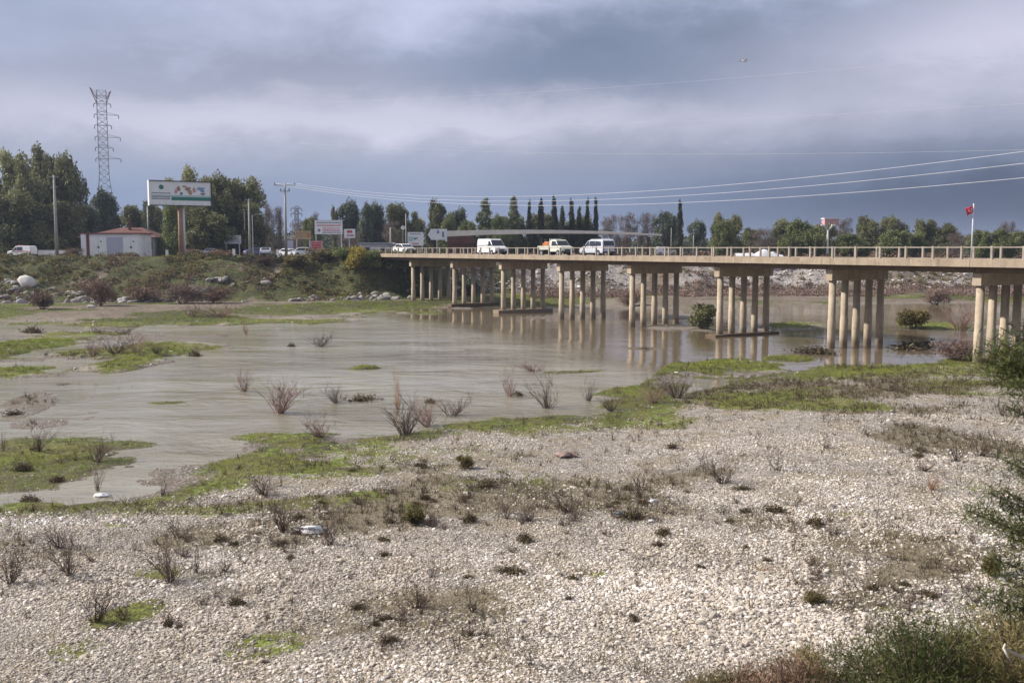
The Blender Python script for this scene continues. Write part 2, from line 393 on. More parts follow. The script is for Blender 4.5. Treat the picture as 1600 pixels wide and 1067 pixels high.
def stained(name, c, stain, tide=None):
    m_, n, p, out = base_mat(name)
    g = n.node('ShaderNodeNewGeometry').outputs['Position']; s = n.node('ShaderNodeSeparateXYZ'); n.l.new(g, s.inputs[0])
    col = n.mix(n.sstep(n.noise(g, .8, 6, .65), .3, .7), tuple(v * .84 for v in c) + (1,), tuple(v * 1.15 for v in c) + (1,))
    dv = n.comb(n.m('MULTIPLY', s.outputs[0], 2.6), n.m('MULTIPLY', s.outputs[1], 2.6), n.m('MULTIPLY', s.outputs[2], .28))
    drip = n.sstep(n.noise(dv, 1.0, 6, .7), .50, .68)
    col = n.mix(n.m('MULTIPLY', drip, .7), col, tuple(stain) + (1,))
    col = n.mix(n.m('MULTIPLY', n.sstep(n.noise(g, 3.5, 7, .75), .55, .68), .6), col, tuple(v * .55 for v in stain) + (1,))
    if tide:
        h = n.m('ADD', s.outputs[2], n.m('MULTIPLY', n.noise(g, 1.5, 5, .7), .9))
        col = n.mix(n.m('MULTIPLY', n.m('SUBTRACT', 1.0, n.sstep(h, .75, 1.5)), .75), col, tuple(tide) + (1,))
    n.l.new(col, p.inputs['Base Color']); p.inputs['Roughness'].default_value = .88; p.inputs['Specular IOR Level'].default_value = .25
    b = n.node('ShaderNodeBump'); b.inputs['Strength'].default_value = .35; b.inputs['Distance'].default_value = .02
    n.l.new(n.noise(g, 10, 6, .7), b.inputs['Height']); n.l.new(b.outputs[0], p.inputs['Normal'])
    return m_
M['concrete'] = stained('bridge_concrete', (.34, .275, .21), (.20, .14, .10))
M['pier'] = stained('pier_concrete', (.45, .375, .285), (.27, .20, .14), (.20, .155, .11))
M['rail'] = mat('railing_concrete', (.32, .275, .235), .8, .15, 2, bump=.2)
M['palebeam'] = mat('pale_concrete_beam', (.78, .72, .65), .85, .1, .8)
M['asphalt'] = mat('asphalt', (.07, .068, .065), .9, .15, 3, bump=.2)
M['pole'] = mat('pole_concrete', (.34, .33, .30), .8, .12, 2)
M['steel'] = mat('galvanised_steel', (.36, .38, .43), .5, .1, 2, metal=.3)
M['palesteel'] = mat('pale_painted_steel', (.62, .62, .66), .6, .06, 2)
M['rust'] = mat('rusty_steel', (.30, .17, .10), .85, .3, 3, c2=(.36, .30, .27))
M['white'] = mat('white_paint', (.86, .86, .87), .45, .05, 1)
M['carwhite'] = mat('white_car_paint', (.80, .81, .83), .25, .04, 2, spec=.6)
M['carsilver'] = mat('silver_car_paint', (.62, .65, .72), .3, .05, 2, metal=.1)
M['carblue'] = mat('blue_car_paint', (.10, .11, .25), .3, .08, 2)
M['cream'] = mat('cream_truck_paint', (.60, .62, .54), .4, .08, 2)
M['orange'] = mat('orange_load', (.55, .20, .09), .7, .25, 4)
M['glass'] = mat('dark_window_glass', (.025, .03, .045), .08, .1, 1, spec=.8)
M['black'] = mat('black_rubber', (.025, .025, .027), .8, .1, 3)
M['dark'] = mat('dark_plastic', (.05, .05, .055), .6, .1, 3)
M['rim'] = mat('wheel_rim_metal', (.45, .45, .47), .35, .1, 3, metal=.6)
M['redlamp'] = mat('red_lamp_glass', (.45, .02, .02), .2, .05, 3)
M['lamp'] = mat('clear_lamp_glass', (.75, .77, .8), .15, .05, 3)
M['plate'] = mat('number_plate', (.7, .7, .7), .5, .05, 5)
M['wallw'] = mat('white_plaster', (.80, .80, .84), .8, .05, .5, c2=(.70, .69, .72))
M['wallg'] = mat('grey_plaster', (.26, .26, .27), .85, .15, .7)
M['blue_panel'] = mat('grey_blue_wall', (.50, .50, .62), .7, .06, .6)
M['darkred'] = mat('dark_red_paint', (.22, .06, .06), .7, .15, 1)
M['rooftile'] = mat('red_roof_tiles', (.13, .052, .043), .8, .22, 1.4, bump=.5, bsc=6)
M['teal'] = mat('teal_print', (.02, .20, .16), .6, .1, 2)
M['teal2'] = mat('pale_teal_print', (.42, .60, .58), .6, .1, 2)
M['redprint'] = mat('red_print', (.55, .10, .12), .6, .1, 2)
M['pinkprint'] = mat('faded_red_print', (.62, .32, .33), .6, .15, 2)
M['tan'] = mat('tan_sign_face', (.45, .33, .19), .7, .12, 1)
M['greyprint'] = mat('grey_print', (.22, .22, .28), .6, .1, 2)
M['brownprint'] = mat('brown_print', (.36, .20, .12), .6, .2, 3)
M['blueprint'] = mat('blue_print', (.22, .34, .58), .6, .15, 2)
M['flag'] = mat('red_flag_cloth', (.62, .02, .05), .8, .1, 2)
M['boulder'] = mat('pale_limestone', (.55, .52, .50), .85, .15, 1.2, bump=.6, bsc=4)
M['plastic'] = mat('white_plastic_film', (.78, .78, .80), .35, .05, 6)
M['rock'] = None
M['twig'] = mat('dead_twigs', (.115, .078, .064), .9, .25, 5)
M['twigpink'] = mat('pinkish_dry_stems', (.25, .155, .13), .9, .25, 5)
M['twigtan'] = mat('tan_dry_stems', (.34, .20, .11), .9, .25, 5)
M['twigdark'] = mat('dark_debris', (.06, .045, .035), .95, .3, 5)
M['bark'] = mat('tree_bark', (.17, .14, .115), .9, .25, 1.5, bump=.5, bsc=6)
M['barkpale'] = mat('pale_eucalyptus_bark', (.36, .33, .29), .85, .25, 1.2)
M['euc'] = leaf_mat('eucalyptus_leaves', (0.081, 0.091, 0.048), (0.418, 0.410, 0.202))
M['dkleaf'] = leaf_mat('dark_leaves', (0.059, 0.067, 0.035), (0.304, 0.305, 0.139))
M['pine'] = leaf_mat('pine_needles', (0.055, 0.073, 0.043), (0.293, 0.324, 0.157))
M['cyp'] = leaf_mat('cypress_foliage', (0.026, 0.037, 0.025), (0.092, 0.107, 0.058))
M['ltleaf'] = leaf_mat('light_green_leaves', (0.081, 0.103, 0.038), (0.282, 0.311, 0.126))
M['bluegreen'] = leaf_mat('grey_green_leaves', (0.072, 0.095, 0.074), (0.210, 0.234, 0.161))
M['orangeleaf'] = leaf_mat('orange_yellow_leaves', (0.236, 0.164, 0.038), (0.451, 0.416, 0.089))
M['barehaze'] = leaf_mat('fine_bare_twigs', (0.093, 0.067, 0.058), (0.224, 0.175, 0.152), .1)
M['oliveleaf'] = leaf_mat('olive_scrub_leaves', (0.072, 0.066, 0.026), (0.273, 0.220, 0.088))
M['brownleaf'] = leaf_mat('brown_scrub_leaves', (0.094, 0.059, 0.044), (0.295, 0.194, 0.139), .1)
M['weed'] = leaf_mat('dry_weed_stems', (.045, .033, .022), (.17, .13, .07), .15)
M['pinkscrub'] = leaf_mat('pinkish_brown_scrub', (0.126, 0.081, 0.068), (0.343, 0.251, 0.209), .1)
M['grass'] = leaf_mat('fresh_grass', (0.095, 0.113, 0.022), (0.347, 0.400, 0.060), .35)
M['nearneedle'] = leaf_mat('near_shrub_needles', (0.022, 0.037, 0.013), (0.138, 0.151, 0.047), .25)
M['nearolive'] = leaf_mat('near_dry_leaves', (0.081, 0.071, 0.031), (0.322, 0.259, 0.126), .25)

# ground
def ground_mat():
    m_, n, p, out = base_mat('river_ground')
    pos = n.node('ShaderNodeNewGeometry').outputs['Position']
    A = lambda k: n.node('ShaderNodeAttribute', attribute_name=k).outputs['Fac']
    grass, dry, wet = A('grass'), A('dry'), A('wet')
    warp = n.node('ShaderNodeVectorMath', operation='ADD')
    n.l.new(pos, warp.inputs[0]); sc_ = n.node('ShaderNodeVectorMath', operation='SCALE'); sc_.inputs['Scale'].default_value = .06
    n.l.new(n.noise(pos, 9, 3, .6, 0, 1), sc_.inputs[0]); n.l.new(sc_.outputs[0], warp.inputs[1]); wp = warp.outputs[0]
    def vor(s, feat='F1'):
        v = n.node('ShaderNodeTexVoronoi', feature=feat); n.l.new(wp, v.inputs['Vector']); v.inputs['Scale'].default_value = s
        return v
    v1 = vor(13); v2 = vor(5.2); v3 = vor(27)
    def rnd(v):
        s_ = n.node('ShaderNodeSeparateColor'); n.l.new(v.outputs['Color'], s_.inputs[0]); return s_.outputs[0]
    st = n.ramp(rnd(v1), [(0, (.14, .115, .10)), (.25, (.28, .24, .215)), (.6, (.54, .485, .435)), (.88, (.73, .68, .63)), (1, (.85, .82, .78))])
    st2 = n.ramp(rnd(v2), [(0, (.13, .11, .095)), (.3, (.34, .30, .265)), (.75, (.58, .525, .47)), (1, (.72, .68, .65))])
    st3 = n.ramp(rnd(v3), [(0, (.17, .14, .12)), (.5, (.33, .29, .26)), (1, (.58, .54, .50))])
    g = n.mix(.35, st, st2); g = n.mix(n.sstep(n.noise(pos, 2.1, 4), .42, .62), g, st3)
    gap = n.sstep(v1.outputs['Distance'], .30, .62); g = n.mix(n.m('MULTIPLY', gap, .55), g, (.09, .075, .06, 1))
    # patches of dirt / olive film
    d1 = n.sstep(n.noise(pos, .55, 6, .62), .44, .62); g = n.mix(n.m('MULTIPLY', d1, .65), g, (.25, .20, .125, 1))
    d2 = n.sstep(n.noise(pos, 1.9, 6, .7), .56, .72); g = n.mix(n.m('MULTIPLY', d2, .65), g, (.13, .12, .05, 1))
    soil = A('soil'); sf = n.sstep(n.m('ADD', soil, n.m('MULTIPLY', n.m('SUBTRACT', n.noise(pos, 4.5, 7, .75), .5), 1.3)), .30, .85)
    g = n.mix(n.m('MULTIPLY', sf, .8), g, n.ramp(n.noise(pos, 6, 6, .75), [(.35, (.085, .065, .042)), (.5, (.17, .135, .085)), (.65, (.24, .215, .12))]))
    # grass
    gc = n.ramp(n.noise(pos, 3.2, 7, .72), [(.30, (.085, .066, .035)), (.44, (.105, .108, .030)), (.58, (.20, .26, .040)), (.78, (.35, .38, .085))])
    gd = n.mix(n.sstep(n.noise(pos, .35, 5, .6), .42, .62), gc, (.17, .135, .06, 1))
    gc = n.mix(.6, gc, gd)
    gc = n.mix(n.sstep(n.noise(pos, .9, 7, .75), .50, .62), gc, (.095, .075, .045, 1))
    gf = n.sstep(n.m('ADD', grass, n.m('MULTIPLY', n.m('SUBTRACT', n.noise(pos, 1.5, 9, .85), .5), 3.4)), .25, .60)
    # dry bank soil
    sc = n.ramp(n.noise(pos, 1.3, 8, .75), [(.3, (.06, .045, .032)), (.45, (.14, .108, .078)), (.6, (.24, .19, .145)), (.75, (.38, .33, .28))])
    base = n.mix(n.m('MULTIPLY', dry, .92), g, sc)
    gdk = n.mix(dry, gc, n.ramp(n.noise(pos, 2.2, 7, .75), [(.3, (.028, .030, .015)), (.5, (.065, .070, .026)), (.7, (.15, .145, .055))]))
    base = n.mix(gf, base, gdk)
    pl = A('pale'); base = n.mix(n.sstep(n.m('ADD', pl, n.m('MULTIPLY', n.m('SUBTRACT', n.noise(pos, 1.6, 8, .8), .5), 2.2)), .3, .8), base, n.ramp(n.noise(pos, 3, 7, .8), [(.35, (.13, .11, .10)), (.5, (.34, .30, .275)), (.62, (.60, .55, .52))]))
    pth = A('path'); base = n.mix(pth, base, (.50, .46, .34, 1))
    # wet gravel: darker, smoother
    wetf = n.m('MULTIPLY', wet, .62)
    base = n.mix(wetf, base, n.mix(1.0, base, (.42, .37, .34, 1), 'MULTIPLY'))
    n.l.new(base, p.inputs['Base Color'])
    rg = n.m('SUBTRACT', .92, n.m('MULTIPLY', wet, .35)); n.l.new(rg, p.inputs['Roughness'])
    p.inputs['Specular IOR Level'].default_value = .3
    hgt = n.m('SUBTRACT', n.m('MULTIPLY', n.m('SUBTRACT', 1.0, v1.outputs['Distance']), n.m('ADD', .5, rnd(v1))), 0)
    hgt = n.m('ADD', hgt, n.m('MULTIPLY', n.m('SUBTRACT', 1.0, v2.outputs['Distance']), 1.2))
    hgt = n.m('ADD', hgt, n.m('MULTIPLY', n.noise(pos, 30, 5, .7), .5))
    b = n.node('ShaderNodeBump'); b.inputs['Strength'].default_value = .9; b.inputs['Distance'].default_value = .05
    n.l.new(hgt, b.inputs['Height']); n.l.new(b.outputs[0], p.inputs['Normal'])
    return m_
M['ground'] = ground_mat()

def water_mat():
    m_, n, p, out = base_mat('murky_river_water')
    pos = n.node('ShaderNodeNewGeometry').outputs['Position']
    sp = n.node('ShaderNodeSeparateXYZ'); n.l.new(pos, sp.inputs[0])
    # flow direction runs roughly along the far bank: stretch the ripples across it
    fl = n.comb(n.m('MULTIPLY', sp.outputs[0], .7), sp.outputs[1], 0)
    big = n.noise(fl, .035, 4, .5)
    rip = n.sstep(big, .38, .6)
    c = n.ramp(n.noise(n.comb(n.m('MULTIPLY', sp.outputs[0], .35), sp.outputs[1], 0), .11, 5, .6), [(.3, (.19, .165, .12)), (.5, (.27, .250, .195)), (.72, (.36, .34, .275))])
    calm = n.node('ShaderNodeAttribute', attribute_name='calm').outputs['Fac']
    fk = n.noise(n.comb(n.m('MULTIPLY', sp.outputs[0], .22), sp.outputs[1], 0), .55, 7, .7, 1.2)
    c = n.mix(n.m('MULTIPLY', n.sstep(fk, .50, .70), .18), c, (.15, .125, .08, 1))
    c = n.mix(n.m('MULTIPLY', calm, .85), c, (.15, .11, .065, 1))
    n.l.new(c, p.inputs['Base Color'])
    amp = n.m('MULTIPLY', n.m('SUBTRACT', 1.0, n.m('MULTIPLY', calm, .88)), n.m('ADD', .35, n.m('MULTIPLY', rip, .65)))
    flow = n.noise(n.comb(n.m('MULTIPLY', sp.outputs[0], .16), sp.outputs[1], 0), .42, 6, .65, 1.6)
    h1 = n.noise(fl, 1.1, 5, .6, .8); h2 = n.noise(fl, 3.5, 4, .6, .5); h3 = n.noise(fl, .28, 3, .5, 1.0)
    hh = n.m('ADD', n.m('ADD', n.m('MULTIPLY', h1, .09), n.m('MULTIPLY', h2, .028)), n.m('MULTIPLY', h3, .30)); hh = n.m('ADD', hh, n.m('MULTIPLY', flow, .12))
    hh = n.m('MULTIPLY', hh, amp)
    b = n.node('ShaderNodeBump'); b.inputs['Strength'].default_value = 1.0; b.inputs['Distance'].default_value = 1.0
    n.l.new(hh, b.inputs['Height']); n.l.new(b.outputs[0], p.inputs['Normal'])
    rr = n.m('ADD', .03, n.m('MULTIPLY', amp, .07)); n.l.new(rr, p.inputs['Roughness'])
    p.inputs['IOR'].default_value = 1.333
    return m_
M['water'] = water_mat()

def stone_mat(name, inst, dark, lightc):
    m_, n, p, out = base_mat(name)
    if inst: a = n.node('ShaderNodeAttribute', attribute_name='shade', attribute_type='INSTANCER').outputs['Fac']
    else: a = n.node('ShaderNodeAttribute', attribute_name='shade').outputs['Fac']
    pos = n.node('ShaderNodeNewGeometry').outputs['Position']
    col = n.ramp(a, [(0, dark), (.2, tuple(d * .55 + l * .45 for d, l in zip(dark, lightc))), (.55, tuple(l * .82 * k_ for l, k_ in zip(lightc, (1.05, 1, .90)))), (.62, lightc), (.85, tuple(l * 1.12 for l in lightc)), (1, tuple(min(.88, l * 1.7) for l in lightc))])
    k = n.m('ADD', .8, n.m('MULTIPLY', n.noise(pos, 14, 4, .6), .4)); col = n.mix(1.0, col, n.comb(k, k, k), 'MULTIPLY')
    n.l.new(col, p.inputs['Base Color']); p.inputs['Roughness'].default_value = .85; p.inputs['Specular IOR Level'].default_value = .3
    return m_
M['pebble'] = stone_mat('pebbles', True, (.165, .14, .12), (.64, .58, .525))
M['greyrock'] = stone_mat('grey_rubble', False, (.08, .075, .07), (.30, .285, .275))
M['rock'] = stone_mat('rubble', False, (.13, .12, .115), (.50, .47, .455))

# ------------------------------------------------------------------ terrain sheet
def terrain():
    Y = np.concatenate([np.arange(-30, 15, .8), np.arange(15, 60, .13), np.arange(60, 140, .3), np.arange(140, 212, .4), 212 * np.geomspace(1, 30, 60)])
    T = np.concatenate([np.linspace(-3, -.62, 40), np.arange(-.615, .615, .0026), np.linspace(.62, 3, 40)])
    YY, TT = np.meshgrid(Y, T, indexing='ij')
    XX = TT * np.maximum(YY + 0, 12 + (YY - 12) * .3)
    z, g, dry, wet, b = cover(XX.ravel(), YY.ravel())
    n, m_ = YY.shape
    idx = np.arange(n * m_).reshape(n, m_)
    f = np.stack([idx[:-1, :-1], idx[:-1, 1:], idx[1:, 1:], idx[1:, :-1]], -1).reshape(-1, 4)
    X, Yr = XX.ravel(), YY.ravel()
    path = np.exp(-((Yr - (172.5 + .04 * (X + 60) + fbm(X, Yr, 15, 2, 8))) / 1.3) ** 4) * sst(X, -66, -60) * (1 - sst(X, -42, -34)) * sst(fbm(X, Yr, 5, 3, 9), -.7, -.1) * .8
    me = npmesh('ground', np.stack([X, Yr, z], -1), f, {'grass': g, 'dry': dry, 'wet': wet, 'path': path, 'pale': sst(b, .1, .3) * (1 - sst(b, .8, 1.05)) * sst(X / np.maximum(Yr, 4), -.09, -.02) * sst(fbm(X, Yr, 11, 3, 51), -.5, .3), 'soil': weeds(X, Yr) * (Yr < 110)})
    o = link('ground', me, M['ground'], smooth=True)
    tag(o, kind='structure'); return o
terrain()

def water():
    Y = np.concatenate([np.arange(25, 230, 1.0)]); T = np.linspace(-1.6, 1.6, 260)
    YY, TT = np.meshgrid(Y, T, indexing='ij'); XX = TT * YY
    X, Yr = XX.ravel(), YY.ravel()
    s_ = -((X - P1.x) * U.x + (Yr - P1.y) * U.y); w_ = (X - P1.x) * V.x + (Yr - P1.y) * V.y
    t = X / Yr
    nz = fbm(X, Yr, 16, 3, 12)
    calm = sst(w_ + 26 + nz * 6 - 12 * sst(-t, -.05, .25) + 15 * sst(t, .05, .3), 0, 14)
    n, m_ = YY.shape; idx = np.arange(n * m_).reshape(n, m_)
    f = np.stack([idx[:-1, :-1], idx[:-1, 1:], idx[1:, 1:], idx[1:, :-1]], -1).reshape(-1, 4)
    o = link('water', npmesh('water', np.stack([X, Yr, np.zeros_like(X)], -1), f, {'calm': calm}), M['water'], smooth=True)
    tag(o, kind='structure')
water()

# ------------------------------------------------------------------ gravel pebbles
rng = np.random.default_rng(5)
def gravel():
    pts = []
    def sample(n, y0, y1, tl=.60):
        y = rng.uniform(y0, y1, n * 2); k = rng.random(n * 2) < (y / y1); y = y[k][:n]
        return rng.uniform(-tl, tl, len(y)) * y, y
    xs, ys = [], []
    for (n, a, b_) in ((80000, 16.3, 24), (90000, 24, 34), (80000, 34, 50), (40000, 50, 80)):
        x, y = sample(n, a, b_); xs.append(x); ys.append(y)
    x = np.concatenate(xs); y = np.concatenate(ys)
    z, g, dry, wet, b = cover(x, y)
    keep = (z > .0) & ((near_d(x, y) > 0) | (rng.random(len(x)) < .25)) & (rng.random(len(x)) > g * 1.15) & (rng.random(len(x)) > (.04 + .55 * sst(fbm(x, y, 3.5, 4, 14), .0, .5) + .75 * weeds(x, y))) & (rng.random(len(x)) > sst(17.5 - y, -.5, 2.5))
    x, y, z = x[keep], y[keep], z[keep]; n = len(x)
    s = .0115 * np.exp(rng.normal(0, .52, n)) * (1.05 - .18 * sst(y, 21, 42)) * (1 + .6 * fbm(x, y, 4, 3, 19)) + .008
    s = np.clip(s, .011, .11)
    me = npmesh('gravel', np.stack([x, y, z + s * .25], -1), np.zeros((0, 3)))
    def va(nm, val):
        at = me.attributes.new(nm, 'FLOAT_VECTOR', 'POINT'); at.data.foreach_set('vector', np.asarray(val, np.float32).ravel())
    va('rot', np.stack([rng.normal(0, .3, n), rng.normal(0, .3, n), rng.uniform(0, 6.28, n)], -1))
    va('scl', np.stack([s * rng.uniform(.9, 1.7, n), s * rng.uniform(.8, 1.2, n), s * rng.uniform(.45, .8, n)], -1))
    at = me.attributes.new('shade', 'FLOAT', 'POINT'); at.data.foreach_set('value', np.clip(rng.beta(2.0, 2.0, n) + .3 * fbm(x, y, 2.5, 3, 20), 0, 1).astype(np.float32))
    at = me.attributes.new('vid', 'INT', 'POINT'); at.data.foreach_set('value', rng.integers(0, 4, n).astype(np.int32))
    o = link('gravel', me, M['pebble'])
    tag(o, 'loose grey and white river pebbles covering the near bank', 'gravel', kind='stuff')
    gt = bpy.data.node_groups.new('gravel_scatter', 'GeometryNodeTree')
    gt.interface.new_socket('Geometry', in_out='INPUT', socket_type='NodeSocketGeometry')
    gt.interface.new_socket('Geometry', in_out='OUTPUT', socket_type='NodeSocketGeometry')
    N, L = gt.nodes, gt.links
    gi, go = N.new('NodeGroupInput'), N.new('NodeGroupOutput')
    jn = N.new('GeometryNodeJoinGeometry')
    for k in range(4):
        ico = N.new('GeometryNodeMeshIcoSphere'); ico.inputs['Radius'].default_value = 1; ico.inputs['Subdivisions'].default_value = 2
        ps = N.new('GeometryNodeInputPosition')
        nt = N.new('ShaderNodeTexNoise'); nt.noise_dimensions = '4D'; nt.inputs['W'].default_value = k * 3.3; nt.inputs['Scale'].default_value = .75; nt.inputs['Detail'].default_value = 1
        L.new(ps.outputs[0], nt.inputs['Vector'])
        sb = N.new('ShaderNodeVectorMath'); sb.operation = 'SUBTRACT'; sb.inputs[1].default_value = (.5, .5, .5); L.new(nt.outputs[1], sb.inputs[0])
        sc = N.new('ShaderNodeVectorMath'); sc.operation = 'SCALE'; sc.inputs['Scale'].default_value = 1.5; L.new(sb.outputs[0], sc.inputs[0])
        sp = N.new('GeometryNodeSetPosition'); L.new(ico.outputs['Mesh'], sp.inputs['Geometry']); L.new(sc.outputs[0], sp.inputs['Offset'])
        sm = N.new('GeometryNodeSetMaterial'); sm.inputs['Material'].default_value = M['pebble']; L.new(sp.outputs[0], sm.inputs['Geometry'])
        g2 = N.new('GeometryNodeGeometryToInstance'); L.new(sm.outputs[0], g2.inputs[0]); L.new(g2.outputs[0], jn.inputs[0])
    ip = N.new('GeometryNodeInstanceOnPoints'); L.new(gi.outputs[0], ip.inputs['Points']); L.new(jn.outputs[0], ip.inputs['Instance'])
    ip.inputs['Pick Instance'].default_value = True
    def na(nm, typ):
        a = N.new('GeometryNodeInputNamedAttribute'); a.data_type = typ; a.inputs['Name'].default_value = nm; return a.outputs['Attribute']
    L.new(na('vid', 'INT'), ip.inputs['Instance Index'])
    e2 = N.new('FunctionNodeEulerToRotation'); L.new(na('rot', 'FLOAT_VECTOR'), e2.inputs[0]); L.new(e2.outputs[0], ip.inputs['Rotation'])
    L.new(na('scl', 'FLOAT_VECTOR'), ip.inputs['Scale'])
    L.new(ip.outputs[0], go.inputs[0])
    md = o.modifiers.new('scatter', 'NODES'); md.node_group = gt
gravel()

# ------------------------------------------------------------------ grass and scrub as merged meshes
def quads_mesh(name, c, sx, sy, var, mat_, up_bias=0.0, parent=None, tri=False):
    """random little leaf quads at centres c"""
    n = len(c); a = rng.normal(size=(n, 3)); a[:, 2] *= (1 - up_bias); a /= np.linalg.norm(a, axis=1, keepdims=True)
    b_ = rng.normal(size=(n, 3)); b_[:, 2] += up_bias * 2.5; b_ -= a * (a * b_).sum(1, keepdims=True); b_ /= np.linalg.norm(b_, axis=1, keepdims=True)
    e = np.cross(a, b_)
    sx = np.broadcast_to(sx, (n,))[:, None]; sy = np.broadcast_to(sy, (n,))[:, None]
    v = np.stack([c - e * sx * .5, c + b_ * sy * -.35 + e * sx * .5, c + e * sx * .12 + b_ * sy, c - e * sx * .5 + b_ * sy * .6], 1).reshape(-1, 3)
    f = np.arange(4 * n).reshape(n, 4)
    return npmesh(name, v, f, {'var': np.repeat(var, 4)})
def blades(name, x, y, z, nb, hgt, wid, spread, lean=.5):
    n = len(x); k = nb
    ang = rng.uniform(0, 2 * PI, (n, k)); r = np.sqrt(rng.random((n, k))) * spread[:, None]
    bx = x[:, None] + np.cos(ang) * r; by = y[:, None] + np.sin(ang) * r; bz = np.repeat(z[:, None], k, 1)
    h_ = hgt[:, None] * rng.uniform(.5, 1.2, (n, k)); la = rng.uniform(0, 2 * PI, (n, k)); ll = h_ * rng.uniform(0, lean, (n, k))
    wa = rng.uniform(0, PI, (n, k)); wx, wy = np.cos(wa) * wid[:, None] / 2, np.sin(wa) * wid[:, None] / 2
    b0 = np.stack([bx - wx, by - wy, bz - .01], -1); b1 = np.stack([bx + wx, by + wy, bz - .01], -1)
    tp = np.stack([bx + np.cos(la) * ll, by + np.sin(la) * ll, bz + h_], -1)
    v = np.stack([b0, b1, tp], 2).reshape(-1, 3); f = np.arange(len(v)).reshape(-1, 3)
    var = np.repeat(np.clip(np.repeat((fbm(x, y, 1.5, 3, 21) * .6 + .5)[:, None], k, 1) + rng.normal(0, .2, (n, k)), 0, 1).ravel(), 3)
    return npmesh(name, v, f, {'var': var})
def scatter(n, y0, y1, tl, fn):
    y = np.sqrt(rng.uniform(y0 ** 2, y1 ** 2, n)); x = rng.uniform(-tl, tl, n) * y
    c_ = cover(x, y); pr = fn(x, y, *c_); k = rng.random(n) < pr
    return x[k], y[k], c_[0][k]
def grass_all():
    parts_ = [scatter(60000, 16, 40, .58, lambda x, y, z, g, d, w_, b: (g > .35) * g * (z > .01) * .8),
              scatter(90000, 40, 90, .56, lambda x, y, z, g, d, w_, b: (g > .4) * g * (z > -.03)),
              scatter(70000, 90, 175, .56, lambda x, y, z, g, d, w_, b: (g > .45) * (z > -.03) * .6)]
    x = np.concatenate([p[0] for p in parts_]); y = np.concatenate([p[1] for p in parts_]); z = np.concatenate([p[2] for p in parts_])
    s = np.clip(y / 60, .45, 2.2)
    me = blades('grass', x, y, z, 7, rng.uniform(.5, 1.5, len(x)) * .085 * (1 + .8 * fbm(x, y, 2, 2, 30)) * s ** .8, .018 * s, .12 * s, .8)
    tag(link('grass', me, M['grass']), 'short bright green grass along the water edge and on the gravel bars', 'grass', kind='stuff')
    # straw coloured thin weeds all over the gravel
    x, y, z = scatter(80000, 16.5, 85, .58, lambda x, y, z, g, d, w_, b: (z > .04) * (b < -1) * (weeds(x, y) * .40 + .055))
    me = blades('dry_weeds', x, y, z, 9, (.10 + .42 * rng.random(len(x)) ** 3), .009 + .00028 * y, .05 + rng.random(len(x)) * .16, 1.3)
    tag(link('dry_weeds', me, M['weed']), 'thin dry brown weeds scattered over the pebbles', 'weeds', kind='stuff')
def marsh():
    # brown stems standing in the green shore strips and shallows
    x, y, z = scatter(12000, 28, 150, .58, lambda x, y, z, g, d, w_, b: (z > -.06) * (z < .4) * (b < -.1) * sst(fbm(x, y, 4, 4, 34), .02, .4) * (.15 + .85 * (g > .3)) * (near_d(x, y) < 6))
    s_ = np.clip(y / 60, .6, 2)
    me = blades('marsh_stems', x, y, z, 9, (.10 + .30 * rng.random(len(x)) ** 2) * s_ ** .5, .010 * s_, .06 + rng.random(len(x)) * .2, 1.1)
    tag(link('marsh_stems', me, M['weed']), 'thin brown stems standing in the green shore and the shallow water', 'weeds', kind='stuff')
grass_all()
marsh()

def scrub_all():
    # low scrub on the far bank: many small leafy clumps
    def cl(n, y0, y1, tl, fn, name, label, m_, size, leaves, ls):
        x, y, z = scatter(n, y0, y1, tl, fn); k = len(x)
        s = size * rng.uniform(.5, 1.5, k)
        c = rng.normal(size=(k, leaves, 3)); c /= np.linalg.norm(c, axis=2, keepdims=True); c *= rng.random((k, leaves, 1)) ** .4
        c *= (s[:, None, None] * np.array([1, 1, .75])); c[:, :, 2] = np.abs(c[:, :, 2])
        c = (c + np.stack([x, y, z], -1)[:, None, :]).reshape(-1, 3)
        var = np.clip(np.repeat(rng.random(k), leaves) * .6 + rng.random(k * leaves) * .4, 0, 1)
        me = quads_mesh(name, c, ls, ls * 1.5, var, None, .3)
        tag(link(name, me, m_), label, 'scrub', kind='stuff')
    cl(22000, 146, 215, .6, lambda x, y, z, g, d, w_, b: (b > .12) * (b < 1.05) * sst(fbm(x, y, 9, 3, 40) + .1, -.1, .4) * np.where(x / y > -.08, .25, .8), 'green_scrub', 'olive green undergrowth on the far river bank', M['oliveleaf'], .62, 26, .17)
    cl(15000, 146, 215, .6, lambda x, y, z, g, d, w_, b: (b > -.05) * (b < 1.1) * sst(fbm(x, y, 8, 3, 41), -.05, .35) * .9, 'brown_scrub', 'brown leafless undergrowth on the far river bank', M['brownleaf'], .7, 24, .14)
    cl(18000, 150, 215, .6, lambda x, y, z, g, d, w_, b: (x / y > .02) * (b > -1.15) * (z > .12) * (b < .26) * sst(fbm(x, y, 10, 3, 42) + .35, -.1, .3), 'pinkish_scrub', 'pinkish brown dry shrubs along the foot of the bank behind the bridge', M['pinkscrub'], .8, 26, .14)
scrub_all()

